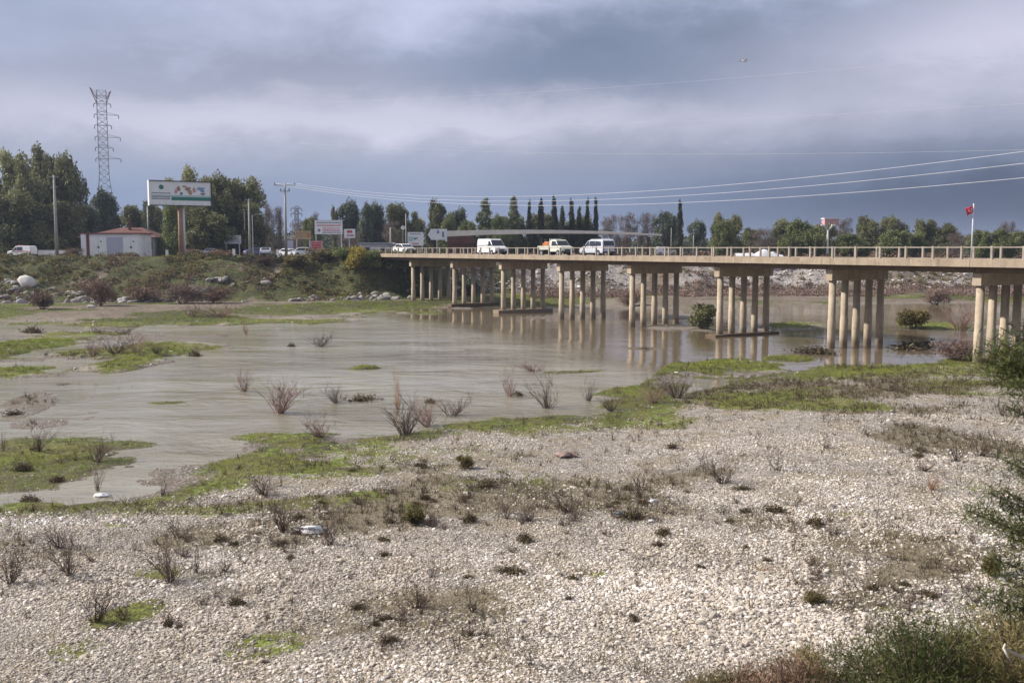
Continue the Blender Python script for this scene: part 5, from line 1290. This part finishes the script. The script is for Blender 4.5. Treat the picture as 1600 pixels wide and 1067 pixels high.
# far-off wood closing the horizon, one mass
HAZE = .00024
def far_wood():
    n = 1500; t = rng.uniform(-.75, .75, n); Y = rng.uniform(268, 380, n); x = t * Y
    hgt = (2.5 + 4.5 * np.clip(fbm(x, Y * .2, 14, 3, 60) + .5, 0, 1.3)) * (1 + .55 * (t < -.1))
    per = 60; c = rng.normal(size=(n, per, 3)); c /= np.linalg.norm(c, axis=2, keepdims=True); c *= rng.random((n, per, 1)) ** .35
    c = c * np.stack([hgt * .5, hgt * .5, hgt * .62], -1)[:, None, :] + np.stack([x, Y, 6.4 + hgt * .5], -1)[:, None, :]
    var = np.clip(np.repeat(rng.random(n), per) * .6 + rng.random(n * per) * .4, 0, 1)
    tag(link('far_wood', quads_mesh('far_wood', c.reshape(-1, 3), .7, .9, var, None), M['bluegreen']), 'low far-off wood along the horizon behind the single trees', 'wood', kind='stuff')
    n = 900; t = rng.uniform(-.7, .7, n); Y = rng.uniform(205, 262, n); x = t * Y; hgt = rng.uniform(.7, 2.2, n); per = 40
    c = rng.normal(size=(n, per, 3)); c /= np.linalg.norm(c, axis=2, keepdims=True); c *= rng.random((n, per, 1)) ** .35
    c = c * np.stack([hgt * .9, hgt * .9, hgt * .6], -1)[:, None, :] + np.stack([x, Y, 6.3 + hgt * .4], -1)[:, None, :]
    var = np.clip(np.repeat(rng.random(n), per) * .6 + rng.random(n * per) * .4, 0, 1)
    tag(link('plain_scrub', quads_mesh('plain_scrub', c.reshape(-1, 3), .28, .4, var, None), M['brownleaf']), 'brown scrub on the flat land behind the bridge railing', 'scrub', kind='stuff')
far_wood()

# ------------------------------------------------------------------ haze
hz_m = bpy.data.materials.new('haze'); hz_m.use_nodes = True; hn = NT(hz_m.node_tree); hn.n.clear()
ho = hn.node('ShaderNodeOutputMaterial'); pv = hn.node('ShaderNodeVolumePrincipled'); hn.l.new(pv.outputs[0], ho.inputs['Volume'])
pv.inputs['Color'].default_value = (.55, .64, .86, 1); pv.inputs['Density'].default_value = HAZE; pv.inputs['Anisotropy'].default_value = .2
ha = MB().box((0, 3900, 31), (40000, 8200, 66)).build('haze', hz_m); tag(ha, kind='stuff')
ha['label'] = 'thin blue grey air over the river and the plain behind'; ha['category'] = 'haze'

# ------------------------------------------------------------------ dead bushes and river plants
def twig_mesh(seed, n=16, spread=.8, h=1.0, r=.011, sub=3, droop=0.0):
    rr = random.Random(seed); m_ = MB()
    def br(p, d, L, r_, lv):
        pts = [p]; k = 3; q = p; dd = d
        for i in range(k):
            dd = (dd + Vector((rr.uniform(-.28, .28), rr.uniform(-.28, .28), rr.uniform(-.12, .2) - droop))).normalized(); q = q + dd * L / k; pts.append(q)
        m_.tube(pts, [r_, r_ * .8, r_ * .6, r_ * .3], 3, cap=False)
        if lv > 0:
            for i in range(sub):
                j = rr.choice((1, 2, 3)); a = rr.uniform(0, 6.28)
                br(pts[j], (dd + Vector((math.cos(a), math.sin(a), rr.uniform(-.1, .7))) * .75).normalized(), L * rr.uniform(.35, .6), r_ * .55, lv - 1)
    for i in range(n):
        a = rr.uniform(0, 6.28) if i % 3 else seed * 1.3; s = rr.random() ** .7 * spread * (1.5 if i % 3 == 0 else 1); o = Vector((math.cos(a), math.sin(a), 0)) * rr.random() * .10
        br(o - Vector((0, 0, .04)), Vector((math.cos(a) * s, math.sin(a) * s, 1)).normalized(), h * rr.uniform(.22, 1.0), r, 2 if i % 2 == 0 else 1)
    return m_
TW = {}
M['clodleaf'] = leaf_mat('dark_mossy_mass', (.055, .042, .026), (.19, .155, .085), .15)
def bush(px, py, wpx, hpx, kind, label, group='dead bushes and weeds on the river bed', name=None, cat='bush', bright=None, z=None):
    """picture base point and size; stands on the ground there"""
    g = G(px, py)
    for _ in range(12):                       # walk along the sight line down to the ground surface
        zz = max(hz(g.x, g.y), -.1) if z is None else z; g = G(px, py, min(zz, H - .6)); 
    sc = g.y / 1562; w_, h = wpx * sc, hpx * sc
    v = (int(px) * 7 + int(py)) % 3; key = (kind, v)
    if key not in TW:
        if kind in ('twig', 'twigpink', 'twigtan'):
            m_ = twig_mesh(v * 13 + len(kind), 30, .85, 1.0, .011, 4)
            o = m_.build('dead_bush', M[kind], smooth=False, fix=False)
        elif kind == 'stems':
            o = twig_mesh(v * 13 + 5, 12, .5, 1.0, .014, 3).build('dead_plant', M['twig'], fix=False)
        elif kind == 'clod':      # tangled clump of roots, mud and short twigs
            m_ = twig_mesh(v * 11 + 2, 34, 2.2, .62, .017, 3, .22)
            c_ = np.random.default_rng(v).normal(size=(420, 3)) * np.array([.26, .17, .11]) + np.array([.12, 0, 0]) * np.random.default_rng(v).integers(-1, 2, (420, 1)); c_[:, 2] = np.abs(c_[:, 2])
            o = bpy.data.objects.new('root_clump', None); COL.objects.link(o)
            me_ = link('foliage', quads_mesh('foliage', c_, .05, .09, np.random.default_rng(v).random(420), None, .1), M['clodleaf'], o)
            m_.build('twigs', M['twig'], o, fix=False)
        else:                     # leafy shrub
            r_ = np.random.default_rng(v + 9); n = 1500
            o = bpy.data.objects.new('shrub', None); COL.objects.link(o)
            cl = [((r_.uniform(-.28, .28), r_.uniform(-.28, .28), r_.uniform(.25, .72)), (.26, .26, .24)) for _ in range(13)]
            c = np.concatenate([np.array(q) + (lambda d: d / np.linalg.norm(d, axis=1, keepdims=True) * r_.random((len(d), 1)) ** .4)(r_.normal(size=(150, 3))) * np.array(rd) for q, rd in cl])
            c[:, 2] = np.abs(c[:, 2]); va = np.clip(np.repeat(r_.random(13), 150) * .5 + r_.random(13 * 150) * .5, 0, 1)
            thin = kind in ('brownleaf', 'pinkscrub', 'barehaze')
            link('foliage', quads_mesh('foliage', c, .018 if thin else .05, .12 if thin else .075, va, None, .4 if thin else .1), M[kind], o)
            twig_mesh(v + 40, 9, .5, .8, .014, 2).build('stems', M['twig'], o, fix=False)
        TW[key] = o
    else: o = dup(TW[key])
    o.location = g; o.scale = (w_ / (1.0 if kind not in ('stems',) else .8), w_ / 1.0, h / (.95 if kind != 'clod' else .55)); o.rotation_euler = (0, 0, (px * .71 + py) % 6.28)
    nm = name or {'twig': 'dead_bush', 'twigpink': 'dead_bush', 'twigtan': 'dry_reeds', 'stems': 'dead_plant', 'clod': 'root_clump'}.get(kind, 'shrub'); o.name = nm
    tag(o, label, cat, group); return o
GB = 'dead bushes and weeds on the river bed'; GW = 'dead bushes standing in the shallow water'; GK = 'bushes on the far bank'
BUSH = [
 (265, 908, 62, 72, 'twig', 'dark dead bush with upright twigs just above the mossy patch at lower left', GB), (108, 900, 50, 62, 'twig', 'dead bush on the lower left gravel with a second taller twig fan behind it', GB),
 (92, 855, 44, 36, 'twig', 'fan of dead twigs standing behind the lower left bush', GB), (14, 912, 52, 58, 'twig', 'dead twigs at the left edge of the lower gravel', GB), (70, 898, 20, 34, 'stems', 'thin stems between the two lower left dead bushes', GB),
 (150, 970, 62, 60, 'twig', 'leaning dead bush left of the bright mossy patch in the lower left', GB), (262, 978, 18, 20, 'clod', 'small dark tuft right of the mossy patch at lower left', GB), (371, 945, 26, 24, 'clod', 'small dark tuft on the gravel right of the dark dead bush', GB),
 (306, 895, 26, 48, 'stems', 'single dry stems right beside the dark dead bush', GB), (345, 845, 22, 18, 'clod', 'small dark root clump above the lower left gravel', GB), (278, 838, 60, 26, 'stems', 'low spread dry stems on the left gravel near the shore', GB),
 (443, 830, 50, 62, 'twig', 'dry twig bunch rising left of the white plastic bag', GB), (412, 772, 50, 36, 'twig', 'brown dead bush on the green shore above the plastic bag', GB), (440, 760, 14, 40, 'stems', 'tall thin stem beside the brown shore bush', GB),
 (520, 850, 32, 36, 'stems', 'reddish dry stems right of the white plastic bag', GB), (507, 800, 20, 30, 'stems', 'thin stems above the white plastic bag', GB),
 (645, 818, 50, 28, 'oliveleaf', 'low olive green plant with a fresh light green patch beside it', GB), (733, 815, 24, 26, 'clod', 'dark pointed root clump right of the low olive plant', GB), (800, 895, 42, 22, 'clod', 'round dark mossy clump in the middle of the lower gravel', GB),
 (820, 845, 34, 24, 'clod', 'dark mossy clump above the round one in the middle gravel', GB), (600, 868, 16, 16, 'clod', 'tiny dark clump near an orange patch on the middle gravel', GB), (600, 845, 20, 14, 'clod', 'tiny dark clump straight above another in the middle gravel', GB),
 (652, 950, 62, 50, 'stems', 'faint brown stems in the middle of the lower gravel', GB), (740, 955, 46, 34, 'stems', 'short reddish stems right of the faint brown ones', GB), (830, 1038, 40, 40, 'stems', 'brown dry plant near the bottom edge of the gravel', GB),
 (895, 905, 20, 16, 'clod', 'small green brown tuft right of the round dark mossy clump', GB),
 (1130, 755, 50, 44, 'twig', 'dead bush with fanned twigs alone on the pale gravel right of centre', GB), (1160, 765, 26, 14, 'clod', 'low dark debris right at the foot of the lone fanned bush', GB), (1275, 820, 32, 26, 'clod', 'round dark tuft alone on the right hand gravel', GB),
 (1212, 800, 30, 24, 'clod', 'dark root clump left of the round tuft on the right gravel', GB), (1165, 800, 20, 14, 'clod', 'flat dark clump left of the root clump on the right gravel', GB), (1140, 815, 18, 10, 'clod', 'flattest little dark clump below the lone fanned bush', GB),
 (1037, 835, 34, 20, 'clod', 'dark mossy clump with a small one below it, right of centre', GB), (1030, 852, 18, 14, 'clod', 'small brown clump just below the dark mossy one right of centre', GB), (988, 810, 44, 26, 'clod', 'dark heap of debris with pale blue scraps around it', GB),
 (1000, 778, 50, 52, 'stems', 'tall thin dry stems behind the dark heap of debris', GB), (965, 780, 30, 24, 'stems', 'short dry stems left of the tall thin ones', GB), (825, 815, 44, 30, 'twig', 'grey low twigs in the middle of the gravel band', GB),
 (890, 800, 60, 32, 'twig', 'wide low grey twigs between the olive plant and the dark heap', GB), (790, 810, 36, 24, 'stems', 'low dry stems right of the dark pointed root clump', GB),
 (762, 760, 42, 20, 'clod', 'brown root clump on the pale gravel strip near the green shore', GB), (728, 732, 28, 22, 'oliveleaf', 'small dark green plant on the gravel edge near the shore', GB), (655, 728, 16, 12, 'clod', 'small dark lump on the pale gravel strip', GB),
 (1050, 700, 20, 14, 'clod', 'tiny dark tuft on the upper right gravel', GB), (1240, 860, 16, 46, 'stems', 'single thin upright stem on the right gravel', GB), (1550, 900, 40, 34, 'oliveleaf', 'green brown tuft near the right edge of the gravel', GB),
 (1275, 942, 40, 16, 'oliveleaf', 'flat green tuft on the lower right gravel', GB), (1455, 765, 28, 26, 'twigtan', 'orange brown dry tuft on the right gravel', GB), (1190, 892, 26, 10, 'twigtan', 'flat orange tuft on the gravel right of centre', GB),
 (1495, 720, 50, 40, 'stems', 'dry stems in the brown band of weeds at the upper right', GB), (1530, 712, 44, 36, 'twig', 'grey dead bush in the brown band of weeds at the upper right', GB), (1568, 650, 26, 22, 'twig', 'small grey bush on the far right gravel', GB),
 (1440, 735, 40, 20, 'stems', 'short stems left of the brown band of weeds', GB), (1215, 735, 30, 30, 'stems', 'thin stems on the gravel right of the lone fanned bush', GB), (1290, 700, 30, 18, 'stems', 'low stems in the middle of the right gravel', GB),
 # water
 (381, 614, 26, 42, 'twigpink', 'slim pinkish bush standing in the left part of the water', GW), (436, 648, 62, 58, 'twigpink', 'large pinkish dead bush in the water with a white scrap at its left', GW), (528, 632, 34, 28, 'twig', 'small dark bush in the water right of the large pinkish one', GW),
 (567, 628, 44, 22, 'clod', 'low dark driftwood in the water right of the small dark bush', GW), (622, 642, 20, 50, 'twigtan', 'slim orange tan reeds in the water above the biggest dead bush', GW), (632, 680, 72, 54, 'twig', 'biggest grey brown dead bush on the green shore in the middle', GW),
 (668, 668, 50, 40, 'twigpink', 'pinkish bush joined to the right side of the biggest dead bush', GW), (705, 652, 44, 34, 'twig', 'dark broken bush in the water right of the biggest one', GW), (672, 630, 22, 14, 'clod', 'little dark lump in the water above the biggest bush', GW), (500, 682, 50, 32, 'twigpink', 'low pinkish bush on the green shore left of the fresh reeds', GW),
 (797, 622, 24, 42, 'twigpink', 'slim reddish bush in the water left of the larger dark one', GW), (810, 620, 20, 18, 'clod', 'dark lump at the foot of the slim reddish bush', GW), (854, 640, 46, 46, 'twig', 'large dark dead bush at the water edge in the centre', GW), (920, 628, 22, 30, 'twig', 'small upright brown bush right of the large dark one', GW),
 (955, 642, 44, 26, 'twig', 'low spreading brown bush at the shore right of the small upright one', GW), (1020, 630, 44, 30, 'twigpink', 'brown bush at the left of the bush pair on the shore', GW), (1058, 622, 46, 40, 'twig', 'darker bush at the right of the bush pair on the shore', GW),
 (835, 582, 44, 16, 'twigpink', 'low reddish twigs in the water in front of the bridge middle', GW), (500, 543, 40, 20, 'twig', 'dark low bush in the calm water left of the bridge', GW), (385, 523, 10, 24, 'twigtan', 'tiny upright dry stick in the far water at left', GW), (455, 543, 12, 14, 'clod', 'tiny dark stump in the calm water', GW),
 (150, 722, 46, 36, 'twig', 'brown bush on the bright green patch at the left shore', GW), (152, 768, 26, 40, 'stems', 'thin stems behind the white foam board at the left shore', GW), (60, 705, 44, 34, 'twig', 'brown bush at the top of the left green patch', GW), (35, 735, 24, 26, 'clod', 'dark stump on the left green patch', GW),
 (88, 752, 22, 18, 'clod', 'dark stump in the shallow pool at left', GW), (48, 785, 28, 24, 'clod', 'pointed dark stump at the lower left shore', GW), (5, 705, 18, 30, 'stems', 'dark stems at the left edge of the shore', GW), (255, 775, 22, 34, 'stems', 'thin brown stems between pool and gravel at left', GW),
 (97, 604, 20, 8, 'clod', 'black flat lump on the wet gravel flat at far left', GW), (22, 648, 24, 14, 'clod', 'brown tuft on the wet gravel flat at far left', GW),
 (305, 558, 22, 20, 'clod', 'dark upright stump at the end of the far left reed bed', GW), (50, 520, 28, 18, 'clod', 'dark bush at the far left marsh edge', GW), (157, 526, 26, 18, 'twig', 'brown bush standing above the far left reed bed', GW),
 (145, 556, 30, 28, 'twigpink', 'left end of the far left reed bed, pinkish stems', GW), (180, 552, 46, 28, 'twig', 'middle of the far left reed bed, dark stems', GW), (215, 550, 40, 26, 'twigpink', 'right middle of the far left reed bed', GW), (245, 552, 30, 18, 'twig', 'right end of the far left reed bed', GW), (190, 522, 36, 14, 'twig', 'low brown bush row behind the far left reed bed', GW),
 (1275, 554, 52, 26, 'clod', 'brown mound of flood debris at the foot of the first column in the right pier', GW), (1430, 546, 74, 26, 'clod', 'dark flat pile of flood debris with sticks right of the right pier', GW), (1490, 562, 66, 30, 'pinkscrub', 'reddish brown low bush on the shore below the flood debris', GW),
 (1096, 517, 48, 44, 'dkleaf', 'dark green round bush between the middle piers', GK), (1500, 518, 54, 50, 'twigpink', 'pinkish twiggy bush on the islet behind the right piers', GK), (1425, 514, 52, 34, 'oliveleaf', 'grey olive shrub on the islet right of the right pier', GK),
 (157, 478, 56, 42, 'brownleaf', 'round dark brown bush at the foot of the far left bank', GK), (435, 469, 78, 36, 'oliveleaf', 'wide olive round bush at the foot of the bank under the tall power pole', GK), (65, 483, 50, 28, 'brownleaf', 'reddish brown bush in front of the rubble at far left', GK),
 (225, 472, 60, 26, 'brownleaf', 'brown bush right of the round dark bush on the bank', GK), (285, 474, 70, 30, 'pinkscrub', 'purple brown bush in the middle of the left bank', GK), (335, 474, 60, 26, 'brownleaf', 'brown bush left of the wide olive bush on the bank', GK), (345, 495, 60, 20, 'twigpink', 'low rusty red weeds in front of the left bank', GK),
 (300, 495, 30, 22, 'twigpink', 'rusty red weed tuft left of the low rusty row', GK), (515, 465, 60, 22, 'brownleaf', 'brown bush right of the wide olive bush', GK), (605, 462, 70, 40, 'brownleaf', 'dark bush in the shade beside the bridge end', GK), (575, 455, 60, 40, 'oliveleaf', 'olive bush below the orange yellow shrub', GK),
 (1225, 430, 50, 24, 'brownleaf', 'brown bush under the deck between the right piers', GK), (1460, 475, 50, 24, 'pinkscrub', 'reddish bush at the water behind the right piers', GK), (985, 478, 44, 22, 'pinkscrub', 'reddish bush behind the middle piers', GK),
]
rs = random.Random(77)
for i in range(260):
    for _ in range(40):
        px, py = rs.uniform(10, 1540), rs.uniform(700, 1020)
        g_ = G(px, py); w0 = float(weeds(np.array([g_.x]), np.array([g_.y]))[0]); c0 = cover(np.array([g_.x]), np.array([g_.y]))
        if c0[0][0] > .03 and g_.y > 18.5 and rs.random() < .12 + w0: break
    k_ = rs.random(); sz_ = rs.uniform(.6, 1.3) * 600 / g_.y ** .9 / 2.2
    BUSH.append((px, py, sz_ * rs.uniform(.8, 1.8), sz_ * rs.uniform(.7, 1.4), 'twig' if k_ < .5 else 'stems' if k_ < .86 else 'clod', 'small brown weed tuft lost among the many others on the open gravel', 'small brown weed tufts on the gravel'))
for a in BUSH: bush(a[0], a[1], a[2], a[3], a[4], a[5], a[6])
def bank_shrub(px, py, Y, wpx, hpx, kind, label):
    p = AT(px, py, Y); o = bush(px, 700, 10, 10, kind, label, GK, 'shrub'); s = Y / 1562
    z = hz(p.x, Y); o.location = (p.x, Y, z - .1); o.scale = (wpx * s, wpx * s, hpx * s / .95)
for a in [(556, 430, 163, 34, 42, 'orangeleaf', 'bright orange yellow shrub at the left end of the bridge'), (578, 420, 164, 40, 30, 'ltleaf', 'yellow green shrub touching the left end of the bridge'), (620, 430, 166, 50, 32, 'dkleaf', 'dark shrub under the deck at the abutment'),
          (500, 405, 168, 50, 20, 'oliveleaf', 'olive shrub on the bank top below the red panel sign'), (540, 412, 166, 44, 22, 'ltleaf', 'green shrub left of the orange yellow one'), (455, 412, 166, 46, 18, 'oliveleaf', 'olive shrub at the foot of the tall power pole'),
          (410, 410, 167, 40, 16, 'brownleaf', 'brown shrub on the bank top left of the tall power pole'), (300, 402, 175, 40, 14, 'brownleaf', 'brown shrub right of the billboard column foot'), (345, 400, 178, 50, 13, 'brownleaf', 'brown shrub below the grey white signboard'),
          (110, 402, 172, 36, 16, 'brownleaf', 'reddish brown shrub between weathered pole and transformer building'), (200, 402, 172, 34, 9, 'dkleaf', 'dark low shrub in front of the right transformer door'), (650, 440, 163, 40, 34, 'dkleaf', 'dark green shrub between the first two piers'), (735, 455, 170, 36, 34, 'bluegreen', 'grey green bush behind the second pier')]: bank_shrub(*a)

# ------------------------------------------------------------------ boulder and litter
def lump(name, label, cat, px, py, wpx, hpx, seed, mt, flat=.0, pts=None):
    g = G(px, py); 
    for _ in range(12): g = G(px, py, hz(g.x, g.y))
    if name == 'boulder': g = AT(px, py, 155)
    s = g.y / 1562; v0, f0 = ICO; r_ = np.random.default_rng(seed)
    d = r_.normal(size=(9, 3)); d /= np.linalg.norm(d, axis=1, keepdims=True); v = v0.copy()
    ex = np.clip(v @ d.T - r_.uniform(.62, .85, 9), 0, None); v = v - (ex * .8) @ d
    if flat: v += r_.normal(size=v.shape) * .22
    v *= np.array([wpx * s / 2, wpx * s / 2.6, hpx * s / 1.5]); me = npmesh(name, v, f0); o = link(name, me, mt); o.location = (g.x, g.y, g.z + hpx * s * .38)
    tag(o, label, cat); return o
o = lump('boulder', 'big pale boulder lying tilted on the rubble of the far left bank', 'boulder', 42, 450, 32, 19, 5, M['boulder']); o.rotation_euler = (.2, .45, .3)
lump('flat_rock', 'flat white rock in the grass below the round dark bush', 'rock', 142, 481, 16, 5, 8, M['boulder'])
lump('flat_rock', 'pale flat rock slab on the bank under the tall power pole', 'rock', 372, 449, 26, 8, 9, M['boulder'])
lump('plastic_bag', 'white plastic bag lying on the gravel beside dry stems', 'litter', 485, 832, 44, 12, 12, M['plastic'], 1)
lump('foam_board', 'white flat piece of foam at the left shore', 'litter', 159, 775, 26, 5, 14, M['plastic'], 1)
lump('plastic_scrap', 'white plastic scrap right of the dark heap of debris', 'litter', 1020, 785, 16, 6, 15, M['plastic'], 1)
lump('plastic_scrap', 'white scrap below the dark heap of debris', 'litter', 1018, 815, 12, 4, 16, M['plastic'], 1)
lump('plastic_scrap', 'white scrap at the foot of the large pinkish bush in the water', 'litter', 415, 640, 6, 8, 17, M['plastic'], 1)
lump('plastic_scrap', 'small white scrap on the bright green patch at the left shore', 'litter', 168, 712, 9, 4, 18, M['plastic'], 1)
lump('cloth_heap', 'faded pink rag heap on the gravel in the centre', 'litter', 887, 714, 34, 9, 19, mat('pink_rag', (.26, .18, .16), .9, .25, 6), 1)
lump('blue_scrap', 'pale blue plastic scrap beside the dark heap of debris', 'litter', 968, 804, 12, 5, 20, mat('blue_plastic', (.16, .25, .38), .5, .1, 6), 1)

# ------------------------------------------------------------------ near shrubs at right
def near_shrub(x, y, h, w_, seed, mt, label, n=9000, ls=.035, name='evergreen_shrub', group='near shrubs at the right'):
    z = hz(x, y); t = thing(name, label, 'shrub', (x, y, z - .05), 0, group); r_ = np.random.default_rng(seed); rr = random.Random(seed)
    m_ = MB(); C_, V_ = [], []
    nb = 26
    for i in range(nb):
        a = rr.uniform(0, 6.28); s = rr.random() ** .6; tip = Vector((math.cos(a) * w_ / 2 * s, math.sin(a) * w_ / 2 * s, h * (1 - .55 * s ** 2) * rr.uniform(.7, 1.05)))
        mid_ = tip * .5 + Vector((0, 0, .12 * h)); m_.tube([(0, 0, 0), mid_, tip], [.03, .018, .006], 5, cap=False)
        k = n // nb; q = r_.random(k) ** .6
        P = np.outer((1 - q) ** 2, [0, 0, 0]) + np.outer(2 * q * (1 - q), mid_) + np.outer(q ** 2, tip)
        P = P + r_.normal(size=(k, 3)) * (.05 + .11 * h * .7) * np.array([1, 1, .7]); P[:, 2] = np.maximum(P[:, 2], .02)
        C_.append(P); V_.append(np.clip(.55 * rr.random() + .45 * r_.random(k), 0, 1))
    c = np.concatenate(C_); v = np.concatenate(V_)
    link('foliage', quads_mesh('foliage', c, ls * .35, ls * 2.2, v, None, .45), mt, t); m_.build('branches', M['twig'], t, fix=False)
    return t
near = [(5.9, 13.6, 1.5, 2.6, 1, 'nearneedle', 'dark green shrub in the bottom right corner'), (7.4, 14.2, 1.9, 2.4, 2, 'nearneedle', 'taller green shrub at the lower right edge'),
        (4.4, 13.9, .95, 2.2, 3, 'nearolive', 'olive brown low shrub left of the dark corner shrub'), (3.2, 13.6, .55, 1.8, 4, 'nearolive', 'thin low olive shrub at the bottom edge right of centre'), (6.6, 15.3, 1.0, 2.0, 5, 'nearolive', 'dry brown shrub behind the dark corner shrub'),
        (5.2, 12.4, 1.3, 2.4, 6, 'nearneedle', 'dark shrub cut by the bottom edge near the right corner')]
near += [(3.9, 13.3, .8, 1.9, 7, 'brownleaf', 'brown dry shrub at the bottom edge beside the thin low olive shrub'), (6.9, 13.0, 1.7, 2.2, 8, 'nearolive', 'tall dry shrub standing in front of the dark corner shrub')]
for (x, y, h, w_, s, mt, lb) in near: near_shrub(x, y, h, w_, s, M[mt], lb)
def pine_near():
    x0, y0 = 7.9, 11.6; z0 = hz(x0, y0); t = thing('young_pine', 'blurred green pine branches reaching in at the right edge', 'tree', (x0, y0, z0))
    hT = AT(1600, 470, 11).z - z0; m_ = MB().tube([(0, 0, -.3), (.1, 0, hT * .5), (.05, .05, hT)], [.11, .07, .02], 10); m_.build('trunk', M['bark'], t, smooth=True)
    C_, V_, D_ = [], [], []; bm_ = MB(); rr = random.Random(5); r_ = np.random.default_rng(5)
    tips = [AT(1560, 535, 10.6), AT(1580, 560, 10.9), AT(1545, 565, 11.1), AT(1590, 600, 10.6), AT(1520, 800, 10.8), AT(1575, 790, 11), AT(1570, 905, 10.8), AT(1590, 735, 10.8), AT(1535, 545, 11.0), AT(1552, 585, 11.3), AT(1575, 520, 11.2), AT(1505, 795, 11.4), AT(1545, 770, 11.0), AT(1560, 715, 11.5), AT(1530, 925, 11.2), AT(1548, 870, 11.0), AT(1582, 640, 11.3), AT(1570, 835, 11.6), AT(1590, 930, 11.0), AT(1560, 560, 12)]
    P0 = Vector((x0, y0, z0)); br_ = [(tp - P0) for tp in tips]
    for i in range(26):
        a = rr.uniform(-1.9, 2.2); q = rr.uniform(.15, .98); L = (1 - q) * 1.9 + .5; br_.append(Vector((math.cos(a) * L, math.sin(a) * L, q * hT + .2)))
    for b_ in br_:
        s = Vector((.05, 0, max(.2, b_.z - .35 * math.hypot(b_.x, b_.y) - .1))); md = s.lerp(b_, .5) + Vector((0, 0, -.05)); bm_.tube([s, md, b_], [.03, .02, .006], 5, cap=False)
        k = 620; q = r_.random(k) ** .55; P = np.outer(1 - q, s) + np.outer(q, b_); P = P + r_.normal(size=(k, 3)) * .085 * np.array([1.2, 1.2, .9]); C_.append(P); V_.append(np.clip(rr.random() * .4 + .6 * r_.random(k), 0, 1))
    link('needles', quads_mesh('needles', np.concatenate(C_), .012, .10, np.concatenate(V_), None, .2), M['nearneedle'], t); bm_.build('branches', M['bark'], t, fix=False)
pine_near()
# pale dead branch in the corner shrub
a, b = AT(1600, 1028, 12.2), AT(1568, 1012, 12.0); m_ = MB(); m_.tube([AT(1640, 1040, 12.3), a, b, AT(1571, 1005, 12.0)], [.03, .024, .016, .01], 7).tube([b, AT(1580, 1035, 12.0)], [.016, .008], 6)
o = m_.build('dead_branch', M['boulder'], smooth=True, fix=False); tag(o, 'pale broken dead branch sticking out of the bottom right shrub', 'branch')
